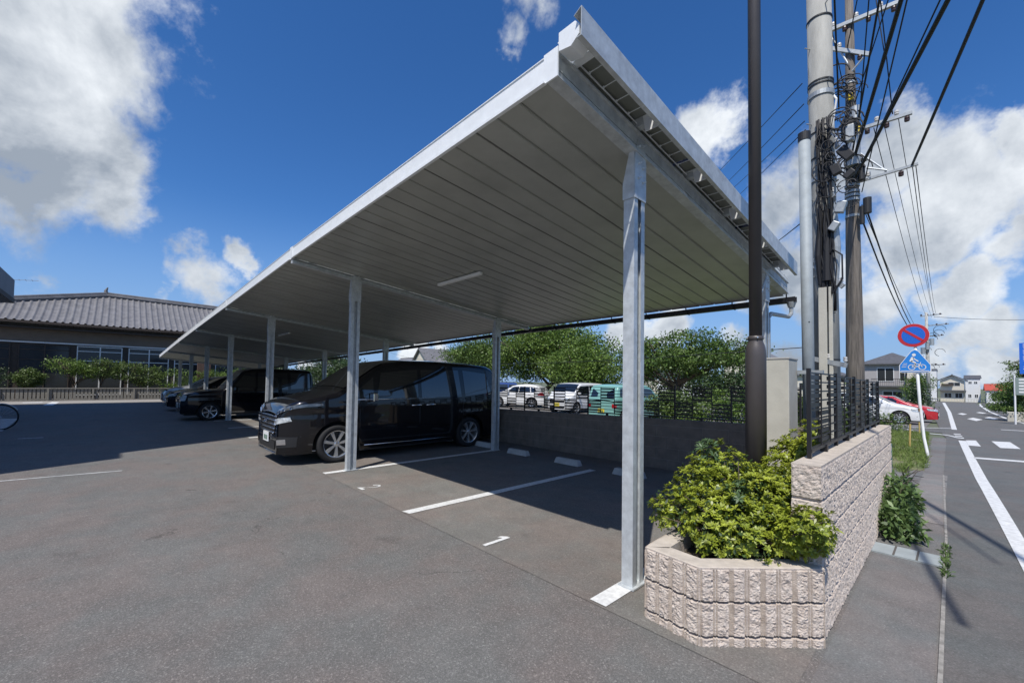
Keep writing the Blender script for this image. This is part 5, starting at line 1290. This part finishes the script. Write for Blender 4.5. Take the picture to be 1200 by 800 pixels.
# ------------------------------------------------------------------ cars
def smooth_interp(pts, ys, s=.05):
    p = np.array(pts, float); v = np.interp(ys, p[:, 0], p[:, 1])
    acc = 0; W_ = 0
    for d in np.linspace(-2, 2, 9):
        w = math.exp(-d*d/2); acc = acc+w*np.interp(ys+d*s, p[:, 0], p[:, 1]); W_ += w
    return acc/W_
class Car:
    def __init__(s, L, Wd, H, top, plan, wheels, rw, belt, tumble, paint, sill=.24, arch=.07, crown=.035):
        s.L, s.Wd, s.H, s.top, s.plan, s.wh, s.rw, s.belt, s.tb, s.paint, s.sill, s.arch, s.crown = L, Wd, H, top, plan, wheels, rw, belt, tumble, paint, sill, arch, crown
    def T(s, y): return smooth_interp(s.top, np.atleast_1d(y), .035)
    def P(s, y): return smooth_interp(s.plan, np.atleast_1d(y), .045)*s.Wd/2
    def f(s, z):
        z = np.asarray(z, float); lo = 1-.07*np.clip((.55-z)/.40, 0, 1)**2
        hi = np.where(z > s.belt, 1-.012-s.tb*((z-s.belt)/(s.H-s.belt))**1.15, 1-.012*np.clip((z-.8)/(s.belt-.8+1e-6), 0, 1)**2)
        # shallow crease along the side
        cr = -.010*np.exp(-((z-(s.belt-.22))/.05)**2)+.004*np.exp(-((z-(s.belt-.12))/.05)**2)
        return lo*hi+cr
    def W(s, y, z): return s.P(y)*s.f(z)
    def zb(s, y):
        z = np.full_like(np.atleast_1d(y), s.sill, dtype=float)
        for yw in s.wh:
            ra = s.rw+s.arch; d = np.abs(y-yw); z = np.where(d < ra, np.maximum(z, s.rw+np.sqrt(np.maximum(0, ra*ra-d*d))), z)
        return z
    def yfront(s, x, z, rear=False):
        yy = np.linspace(0, s.L*.45, 500)
        if rear: yy = s.L-yy
        Pv = s.P(yy); Tv = s.T(yy); x = np.abs(np.asarray(x, float)); z = np.asarray(z, float); out = np.zeros(x.shape)
        for i in np.ndindex(x.shape):
            ok = (x[i] <= Pv*s.f(z[i])) & (z[i] <= Tv+.0)
            k = np.argmax(ok) if ok.any() else 0; out[i] = yy[k]
        return out
    def build(s, root, windows, shield, rearglass, detail=None):
        L = s.L; ys = set(np.round(np.concatenate([np.linspace(0, .3, 13), np.linspace(.3, L-.3, 90), np.linspace(L-.3, L, 13)]), 4))
        for yw in s.wh:
            ra = s.rw+s.arch
            for a_ in np.linspace(-1, 1, 25): ys.add(round(yw+ra*math.sin(a_*math.pi/2), 4))
        ys = np.array(sorted(v for v in ys if 0 <= v <= L)); Tv = s.T(ys); zb = s.zb(ys)
        nS, nA, nT = 18, 6, 7; rows = []
        for y, T_, z0 in zip(ys, Tv, zb):
            r_ = min(.10, (T_-z0)*.3); zs = z0+(T_-r_-z0)*np.linspace(0, 1, nS); xs = s.W(y, zs); pts = list(zip(xs, zs)); xt = xs[-1]
            for k in range(1, nA+1):
                a_ = k/nA*math.pi/2; pts.append((xt-r_*(1-math.cos(a_)), T_-r_+r_*math.sin(a_)))
            xe = pts[-1][0]
            for k in range(1, nT+1):
                x = xe*(1-k/nT); pts.append((x, T_+s.crown*(1-(x/xe)**2)))
            half = [(x, y-L/2, z) for x, z in pts]; rows.append(half+[(-x, yy_, z) for x, yy_, z in half[-2::-1]])
        mb = MB().grid(rows)
        nc = len(rows[0]); o = 0; mb.f.append(tuple(range(nc))); last = (len(rows)-1)*nc; mb.f.append(tuple(last+i for i in reversed(range(nc))))
        s.body = mb.build('body', s.paint, root, smooth=True)
        me = s.body.data; me.polygons[-1].use_smooth = False; me.polygons[-2].use_smooth = False
        md = s.body.modifiers.new('wn', 'WEIGHTED_NORMAL')
        ub = MB(); w = s.Wd/2-.26
        ub.box(-w, w, -L/2+.12, L/2-.12, .17, .8); 
        ub.box(-s.Wd/2+.08, s.Wd/2-.08, -L/2+s.wh[0]+s.rw+.09, -L/2+s.wh[1]-s.rw-.09, .17, .6)
        ub.build('underbody', M_plastic, root)
        for wn_ in windows: s.side(wn_, 'window', M_glassdark, .005)
        if shield: s.topglass(shield[0], shield[1], 'windscreen', root)
        if rearglass: s.endpatch(rearglass, 'rear_window', M_glassdark, True, .008)
        return s
    def side(s, poly, name, m, off=.005, nu=18, nv=5, sides=(1, -1), parent=None):
        """poly: lower and upper polylines [(y,z),...] with equal x-range ordering"""
        lo, up = poly; lo = np.array(lo); up = np.array(up)
        for sg_ in sides:
            rows = []
            for v in np.linspace(0, 1, nv):
                row = []
                for u in np.linspace(0, 1, nu):
                    pl_ = lo[0]*(1-u)+lo[-1]*u; pu_ = up[0]*(1-u)+up[-1]*u
                    def pick(A_, y): return np.interp(y, A_[:, 0], A_[:, 1])
                    y = pl_[0]*(1-v)+pu_[0]*v; z = pick(lo, pl_[0])*(1-v)+pick(up, pu_[0])*v
                    row.append((sg_*(float(s.W(y, z)[0])+off), y-s.L/2, z))
                rows.append(row)
            MB().grid(rows).build(name, m, parent or s.root, smooth=True)
    def topglass(s, y0, y1, name, root):
        rows = []
        for y in np.linspace(y0, y1, 14):
            T_ = float(s.T(y)[0]); r_ = .10; xe = float(s.W(y, T_-r_)[0])-r_*.6
            rows.append([(x, y-s.L/2-.004, T_+s.crown*(1-(x/xe)**2*.9)+.006) for x in np.linspace(-xe, xe, 13)])
        MB().grid(rows).build(name, M_glassdark, root, smooth=True)
    def endpatch(s, quad, name, m, rear=False, off=.008, nu=9, nv=5, parent=None, mirror=False, thick=0):
        """quad corners (x,z): bottom-left, bottom-right, top-right, top-left on the front or rear face"""
        q = np.array(quad, float); us, vs = np.meshgrid(np.linspace(0, 1, nu), np.linspace(0, 1, nv))
        for sg_ in ((1, -1) if mirror else (1,)):
            X = (q[0, 0]*(1-us)+q[1, 0]*us)*(1-vs)+(q[3, 0]*(1-us)+q[2, 0]*us)*vs; Z = (q[0, 1]*(1-us)+q[1, 1]*us)*(1-vs)+(q[3, 1]*(1-us)+q[2, 1]*us)*vs
            Y = s.yfront(X, Z, rear); d = off if rear else -off
            # push outwards along x too where the corner wraps
            Wx = s.P(Y.ravel()).reshape(Y.shape)*s.f(Z); wrap = np.clip((np.abs(X)/Wx-.9)/.1, 0, 1)
            rows = [[(sg_*(X[i, j]+np.sign(X[i, j])*off*wrap[i, j]), Y[i, j]-s.L/2+d, Z[i, j]) for j in range(nu)] for i in range(nv)]
            MB().grid(rows).build(name, m, parent or s.root, smooth=True)
    def bar(s, pts, name, m, r_=.012, rear=False, off=.012):
        P3 = []
        for x, z in pts:
            y = float(s.yfront(np.array([x]), np.array([z]), rear)[0]); P3.append((x, y-s.L/2+(off if rear else -off), z))
        MB().tube(P3, r_, 6).build(name, m, s.root, smooth=True)
    def sidebar(s, pts, name, m, r_=.008, off=.004, sides=(1, -1), flatten=False):
        for sg_ in sides:
            P3 = [(sg_*(float(s.W(y, z)[0])+off), y-s.L/2, z) for y, z in pts]; MB().tube(P3, r_, 6).build(name, m, s.root, smooth=True)

WHEELS = {}
def wheel_mesh(r_, spokes, rim_m):
    key = (r_, spokes)
    if key in WHEELS: return WHEELS[key]
    rr_ = r_*.72
    ty = MB(); prof = [(rr_*.99, -.10), (r_*.93, -.105), (r_*.985, -.085), (r_, -.06), (r_, .06), (r_*.985, .085), (r_*.93, .105), (rr_*.99, .10)]
    n = 40; o = 0
    for (rad, x) in prof:
        for j in range(n): a_ = 2*math.pi*j/n; ty.v.append((x, rad*math.cos(a_), rad*math.sin(a_)))
    for i in range(len(prof)):
        i2 = (i+1) % len(prof)
        for j in range(n): ty.f.append((i*n+j, i*n+(j+1) % n, i2*n+(j+1) % n, i2*n+j))
    tyre = ty.build('wheel', M_tyre, None, smooth=True)
    rm = MB()
    def ring(r1, x1, r2, x2):
        b = len(rm.v)
        for (rad, x) in ((r1, x1), (r2, x2)):
            for j in range(n): a_ = 2*math.pi*j/n; rm.v.append((x, rad*math.cos(a_), rad*math.sin(a_)))
        for j in range(n): rm.f.append((b+j, b+(j+1) % n, b+n+(j+1) % n, b+n+j))
    ring(rr_, .098, rr_*.93, .092); ring(rr_*.93, .092, rr_*.90, .02); ring(rr_*.2, .080, rr_*.12, .088); rm.cyl((.03, 0, 0), (.082, 0, 0), rr_*.2, n=20)
    for k in range(spokes):
        a_ = 2*math.pi*k/spokes+.2
        def pt(rad, tt, x): return (x, rad*math.cos(a_)-tt*math.sin(a_), rad*math.sin(a_)+tt*math.cos(a_))
        w0, w1 = rr_*.09, rr_*.17
        rm.hexa([pt(rr_*.15, -w0, .045), pt(rr_*.95, -w1, .06), pt(rr_*.15, w0, .045), pt(rr_*.95, w1, .06), pt(rr_*.15, -w0*.7, .080), pt(rr_*.95, -w1*.7, .092), pt(rr_*.15, w0*.7, .080), pt(rr_*.95, w1*.7, .092)])
    rim = rm.build('rim', rim_m, tyre)
    bk = MB().cyl((.0, 0, 0), (.03, 0, 0), rr_*.9, n=28).build('dark_backing', M_plastic, tyre)  # dark backing added behind the spokes; its black stands in for shade
    WHEELS[key] = tyre
    tyre['proto'] = 1
    return tyre
USEDW = set()
def put_wheels(cr, spokes=7, rim_m=None):
    pr = wheel_mesh(cr.rw, spokes, rim_m or M_alloy); key = (cr.rw, spokes)
    for yw in cr.wh:
        for sg_ in (1, -1):
            if key not in USEDW: w = pr; USEDW.add(key)
            else: w = copy_tree(pr)
            if 'proto' in w: del w['proto']
            w.parent = cr.root; w.location = (sg_*(cr.Wd/2-.115), yw-cr.L/2, cr.rw); w.rotation_euler = (0, 0, 0 if sg_ > 0 else math.pi)
def mirrors(cr, y, z, m, s_=1.0):
    for sg_ in (1, -1):
        x = float(cr.W(y, z)[0]); M_ = Matrix.Translation((sg_*(x+.10), y-cr.L/2, z+.06))
        MB().obox(M_, .17*s_, .10, .16*s_).box(min(sg_*(x-.02), sg_*(x+.05)), max(sg_*(x-.02), sg_*(x+.05)), y-cr.L/2-.03, y-cr.L/2+.03, z-.02, z+.02).build('mirror', m, cr.root, bevel=.03)
def plate(cr, z, m, rear=False, w=.33, h_=.165, yoff=.02):
    y = float(cr.yfront(np.array([.0]), np.array([z]), rear)[0])-cr.L/2; y0 = y+(yoff if rear else -yoff)
    o = MB().box(-w/2, w/2, y0-.006, y0+.006, z-h_/2, z+h_/2).build('number_plate', m, cr.root)
    t_ = MB(); ys_ = y0+(.0075 if rear else -.0075)
    for i in range(4):
        x = -.10+i*.06
        t_.box(x, x+.035, min(ys_, ys_-.001), max(ys_, ys_+.001), z-.055, z+.025)
    t_.build('plate_digits', mat('plate_green', (.02, .12, .06), .5), o)

def minivan(root_loc, rz, label, paint):
    root = thing('minivan', label, 'minivan', root_loc, rz)
    cr = Car(4.85, 1.84, 1.90,
        [(0, .78), (.03, .93), (.12, 1.03), (.3, 1.11), (.7, 1.20), (.92, 1.25), (1.12, 1.39), (1.60, 1.72), (1.82, 1.82), (2.2, 1.875), (3.0, 1.895), (3.8, 1.875), (4.45, 1.83), (4.62, 1.77), (4.72, 1.60), (4.80, 1.25), (4.85, .85)],
        [(0, .66), (.06, .74), (.16, .84), (.35, .93), (.7, .985), (1.2, 1.0), (3.9, 1.0), (4.4, .985), (4.7, .94), (4.82, .86), (4.85, .80)],
        (.90, 3.85), .335, 1.10, .135, paint, .20)
    cr.root = root
    cr.build(root, [([(1.06, 1.15), (1.56, 1.14)], [(1.42, 1.42), (1.56, 1.54)]),
                    ([(1.62, 1.13), (2.52, 1.13)], [(1.72, 1.62), (2.52, 1.71)]),
                    ([(2.60, 1.13), (3.62, 1.14)], [(2.60, 1.70), (3.56, 1.72)]),
                    ([(3.72, 1.15), (4.50, 1.22)], [(3.68, 1.72), (4.36, 1.66)])], (1.02, 1.80), [(-.68, 1.18), (.68, 1.18), (.60, 1.68), (-.60, 1.68)])
    put_wheels(cr, 7)
    mirrors(cr, 1.52, 1.10, M_chrome)
    # front: chrome-barred grille, tall lamps, lower intake, fog lamps
    cr.endpatch([(-.46, .52), (.46, .52), (.58, .86), (-.58, .86)], 'grille', M_plastic, off=.006)
    for z, w in ((.84, .60), (.77, .56), (.70, .53), (.63, .50), (.56, .47)): cr.bar([(-w, z), (-w/2, z), (0, z), (w/2, z), (w, z)], 'grille_bar', M_chrome, .009, off=.014)
    MB().tube([(-.07, -4.85/2-.03, .74), (0, -4.85/2-.035, .78), (.07, -4.85/2-.03, .74), (0, -4.85/2-.035, .71), (-.07, -4.85/2-.03, .74)], .010, 6).build('badge', M_chrome, root)
    cr.endpatch([(.46, .82), (.895, 1.02), (.89, 1.06), (.50, .96)], 'headlight', M_lensdark, off=.010, mirror=True, nu=14)
    cr.endpatch([(.46, .665), (.78, .765), (.76, .835), (.48, .785)], 'headlight', M_lampglass, off=.010, mirror=True, nu=14)
    for sg_ in (1, -1):
        for x_, z_ in ((.53, .885), (.61, .915), (.69, .945), (.77, .975)):
            y_ = float(cr.yfront(np.array([x_]), np.array([z_]))[0])-cr.L/2
            MB().cyl((sg_*(x_+.004), y_-.006, z_), (sg_*(x_+.010), y_-.022, z_), .026, .022, 14).build('lamp_reflector', M_chrome, root)
    cr.endpatch([(-.50, .27), (.50, .27), (.52, .42), (-.52, .42)], 'air_intake', M_plastic, off=.007)
    cr.endpatch([(.57, .31), (.80, .33), (.82, .50), (.58, .50)], 'bumper_vent', M_plastic, off=.007, mirror=True)
    cr.endpatch([(.62, .36), (.72, .37), (.72, .46), (.62, .45)], 'fog_lamp', M_chrome, off=.012, mirror=True)
    cr.bar([(-.85, .245), (-.5, .225), (0, .22), (.5, .225), (.85, .245)], 'front_lip', M_chrome, .008, off=.012)
    cr.bar([(-.84, .50), (-.5, .47), (0, .47), (.5, .47), (.84, .50)], 'bumper_line', M_plastic, .008, off=.006)
    plate(cr, .46, M_plate)
    # door seams, handles, sill and belt trim
    for y in (1.30, 2.56, 3.66): cr.sidebar([(y, .34), (y, .7), (y, 1.08)], 'door_seam', M_plastic, .006, .0)
    for y in (2.36, 2.70): cr.sidebar([(y, .98), (y+.11, .985), (y+.22, .98)], 'door_handle', M_chrome, .014, .016)
    cr.sidebar([(1.15, 1.115), (2.5, 1.115), (4.5, 1.19)], 'belt_trim', M_chrome, .006, .004)
    cr.sidebar([(1.40, .27), (2.4, .265), (3.36, .27)], 'sill_trim', M_chrome, .007, .004)
    cr.sidebar([(2.6, 1.09), (3.4, 1.10), (4.4, 1.14)], 'door_rail', M_plastic, .006, .001)
    cr.endpatch([(.66, .95), (.80, .95), (.74, 1.60), (.64, 1.60)], 'tail_light', M_redlens, True, .012, mirror=True)
    plate(cr, .80, M_plate, True)
    for sg_ in (1, -1): MB().tube([(sg_*.28-.2, -4.85/2+1.15, 1.30), (sg_*.28+.28, -4.85/2+1.19, 1.335)], .009, 5).build('wiper', M_plastic, root)
    return root
minivan((-8.47, 2.0+2.425, 0), 0, 'glossy black minivan parked nose-out beneath the carport', M_blackpaint)

def boxy(root_loc, rz, label, paint, L=3.9, Wd=1.70, H=1.80, name='car', glassy=True, ylw=False, spokes=5, hood=.95, front=True, rearlamp='low', group=None):
    """tall box-shaped small car"""
    root = thing(name, label, 'car', root_loc, rz, group)
    k = L/3.9
    cr = Car(L, Wd, H,
        [(0, .68), (.03, .82), (.10, .90), (.3*k, .96), (hood*k, 1.05), ((hood+.12)*k, 1.14), ((hood+.55)*k, H-.14), ((hood+.8)*k, H-.05), (2.2*k, H-.02), (L-.35, H-.05), (L-.18, H-.10), (L-.08, 1.25), (L, .80)],
        [(0, .72), (.05, .80), (.15, .90), (.4, .97), (.9, 1.0), (L-.7, 1.0), (L-.2, .96), (L-.05, .90), (L, .82)],
        (.72*k, L-.66*k), .30 if H < 1.85 else .36, 1.00, .10, paint, .24)
    cr.root = root; y0 = (hood+.22)*k
    cr.build(root, [([(y0, 1.04), (1.95*k, 1.04)], [(y0+.38*k, H-.20), (1.95*k, H-.16)]), ([(2.02*k, 1.04), (2.95*k, 1.04)], [(2.02*k, H-.16), (2.92*k, H-.16)]), ([(3.04*k, 1.06), (L-.22, 1.10)], [(3.02*k, H-.16), (L-.27, H-.18)])],
             ((hood+.13)*k, (hood+.66)*k), [(-Wd*.38, 1.05), (Wd*.38, 1.05), (Wd*.34, H-.2), (-Wd*.34, H-.2)])
    put_wheels(cr, spokes); mirrors(cr, (hood+.36)*k, 1.02, paint, .9)
    cr.endpatch([(-.46, .60), (.46, .60), (.50, .84), (-.50, .84)], 'grille', M_plastic, off=.007)
    cr.bar([(-.46, .80), (0, .80), (.46, .80)], 'grille_bar', M_chrome, .012, off=.016)
    cr.endpatch([(.50, .66), (.74*Wd/1.7, .68), (.76*Wd/1.7, .86), (.52, .86)], 'headlight', M_lampglass, off=.012, mirror=True)
    cr.endpatch([(-.45, .28), (.45, .28), (.48, .44), (-.48, .44)], 'air_intake', M_plastic, off=.007)
    for y in ((hood+.1)*k, 1.98*k, 3.0*k): cr.sidebar([(y, .36), (y, 1.0)], 'door_seam', M_plastic, .005, .0)
    for y in (1.65*k, 2.75*k): cr.sidebar([(y, .93), (y+.16, .93)], 'door_handle', paint, .013, .014)
    cr.sidebar([(1.1*k, .26), (L-1.05*k, .26)], 'sill_trim', M_plastic, .02, -.005)
    plate(cr, .50, M_plateyellow if ylw else M_plate)
    if rearlamp == 'low': cr.endpatch([(.48*Wd/1.7, .66), (.78*Wd/1.7, .66), (.78*Wd/1.7, .86), (.48*Wd/1.7, .86)], 'tail_light', M_redlens, True, .014, mirror=True)
    elif rearlamp == 'small': cr.endpatch([(.58*Wd/1.7, .66), (.76*Wd/1.7, .66), (.76*Wd/1.7, .80), (.58*Wd/1.7, .80)], 'tail_light', M_redlens, True, .014, mirror=True)
    else: cr.endpatch([(.68*Wd/1.7, .75), (.80*Wd/1.7, .75), (.78*Wd/1.7, 1.30), (.70*Wd/1.7, 1.30)], 'tail_light', M_redlens, True, .014, mirror=True)
    plate(cr, .52, M_plateyellow if ylw else M_plate, True)
    return root
def hatch(root_loc, rz, label, paint, L=4.1, Wd=1.72, H=1.50, group=None):
    root = thing('car', label, 'car', root_loc, rz, group)
    cr = Car(L, Wd, H,
        [(0, .58), (.04, .68), (.2, .78), (.5, .86), (1.0, .96), (1.25, 1.08), (1.75, 1.36), (2.1, H-.06), (2.6, H-.02), (3.2, H-.06), (3.7, 1.28), (L-.18, 1.02), (L-.05, .92), (L, .70)],
        [(0, .62), (.08, .76), (.2, .88), (.45, .96), (.9, 1.0), (L-.8, 1.0), (L-.2, .92), (L, .76)], (.82, L-.76), .31, .93, .22, paint, .20)
    cr.root = root
    cr.build(root, [([(1.42, .99), (2.20, .96)], [(1.86, 1.32), (2.25, H-.16)]), ([(2.27, .96), (3.05, .97)], [(2.30, H-.16), (2.98, H-.18)]), ([(3.10, .98), (3.5, 1.02)], [(3.04, H-.19), (3.30, 1.24)])],
             (1.20, 1.98), [(-.6, 1.0), (.6, 1.0), (.52, 1.22), (-.52, 1.22)])
    put_wheels(cr, 9); mirrors(cr, 1.55, .97, paint, .85)
    cr.endpatch([(-.40, .46), (.40, .46), (.44, .60), (-.44, .60)], 'grille', M_plastic, off=.007)
    cr.bar([(-.42, .58), (0, .58), (.42, .58)], 'grille_bar', M_chrome, .010, off=.014)
    cr.endpatch([(.46, .58), (.78, .66), (.80, .78), (.50, .68)], 'headlight', M_lampglass, off=.012, mirror=True, nu=12)
    cr.endpatch([(-.5, .24), (.5, .24), (.54, .38), (-.54, .38)], 'air_intake', M_plastic, off=.007)
    for y in (1.35, 2.24, 3.1): cr.sidebar([(y, .36), (y, .93)], 'door_seam', M_plastic, .005, .0)
    for y in (2.0, 2.9): cr.sidebar([(y, .86), (y+.15, .865)], 'door_handle', paint, .012, .013)
    plate(cr, .44, M_plate)
    cr.endpatch([(.55, .80), (.80, .80), (.76, .98), (.58, .98)], 'tail_light', M_redlens, True, .014, mirror=True)
    plate(cr, .62, M_plate, True)
    return root
boxy((-18.35, 1.60+2.1, 0), 0, 'black box-shaped car parked under the carport beyond the minivan', M_blackpaint, 4.25, 1.74, 1.84, spokes=6, hood=1.05)
hatch((-23.4, 1.7+2.05, 0), 0, 'low black car behind the black box-shaped one under the carport', M_blackpaint, 4.3, 1.75, 1.56)
hatch((-28.3, 1.75+2.05, 0), 0, 'silver car whose nose shows at the far end of the carport', M_silverpaint)
g18 = gh(17.6)
boxy((-14.65, 17.0+1.95, gh(18)-.03), R(5), 'white kei van with square nose behind the fence, facing the lot', M_whitepaint, 3.9, 1.60, 1.66, 'kei_van', ylw=True, hood=.45)
boxy((-9.45, 14.0+1.7, gh(15)-.02), math.pi-R(6), 'teal and white kei car seen from behind through the fence', M_tealpaint, 3.4, 1.56, 1.58, 'kei_car', ylw=True, hood=.75, rearlamp='small')
hatch((-20.0, 19.6, gh(19)), R(-66), 'white and dark hatchback left of the white kei van behind the fence', M_whitepaint, 3.9, 1.68, 1.50)
boxy((-24.6, 21.5, gh(21)), R(-40), 'blue car mostly hidden behind the rear carport post', M_bluepaint, 3.7, 1.62, 1.62, spokes=6, hood=.85)
gw = gh(28.5)
hatch((-3.05, 29.1, gw), math.pi/2, 'white hatchback pulled up at the forecourt left of the sign post', M_whitepaint, 4.0, 1.68, 1.50)
hatch((-2.65, 32.2, gh(32)), math.pi/2, 'red car just behind the white hatchback', M_redpaint, 4.1, 1.68, 1.42)
hatch((-3.9, 35.4, gh(35)), math.pi/2, 'second white car behind the red one on the forecourt', M_whitepaint, 4.0, 1.68, 1.5)

# ------------------------------------------------------------------ bicycle at the left edge
bk = thing('bicycle', 'black bicycle parked at the left picture edge', 'bicycle', (-17.5, -2.74, .006), R(-96))
def wheel_b(x):
    w = MB(); n = 32; pts = [(x+.33*math.cos(a_), 0, .33+.33*math.sin(a_)) for a_ in np.linspace(0, 2*math.pi, n+1)]
    w.tube(pts, .019, 8, caps=False); o = w.build('wheel', M_tyre, bk, smooth=True)
    s_ = MB()
    for i in range(20):
        a_ = 2*math.pi*i/20; s_.cyl((x, .02*(-1)**i, .33), (x+.315*math.cos(a_), 0, .33+.315*math.sin(a_)), .0018, n=4)
    s_.build('spokes', M_galv, o)
    MB().cyl((x, -.05, .33), (x, .05, .33), .022, n=10).build('hub', M_galv, o)
    f_ = MB().tube([(x+.36*math.cos(a_), 0, .33+.36*math.sin(a_)) for a_ in np.linspace(.2, 2.6, 14)], .014, 6); f_.build('mudguard', M_galvd, bk)
wheel_b(-.53); wheel_b(.53)
fr2 = MB()
for a_, b_ in (((-.53, 0, .33), (-.12, 0, .30)), ((-.53, 0, .33), (-.20, 0, .75)), ((-.12, 0, .30), (-.22, 0, .86)), ((-.12, 0, .30), (.32, 0, .72)), ((-.18, 0, .62), (.32, 0, .72)), ((.32, 0, .70), (.28, 0, 1.0)), ((.34, 0, .68), (.53, 0, .33))): fr2.cyl(a_, b_, .016, n=8)
fr2.build('frame', M_black, bk)
MB().tube([(.12, -.26, 1.04), (.26, -.22, 1.02), (.28, 0, 1.0), (.26, .22, 1.02), (.12, .26, 1.04)], .012, 8).build('handlebar', M_galv, bk)
MB().hexa([(-.36, -.09, .86), (-.10, -.03, .86), (-.36, .09, .86), (-.10, .03, .86), (-.36, -.08, .92), (-.10, -.02, .90), (-.36, .08, .92), (-.10, .02, .90)]).build('saddle', M_plastic, bk, bevel=.01)
MB().box(.40, .68, -.17, .17, .78, 1.0).build('basket', M_galvd, bk)
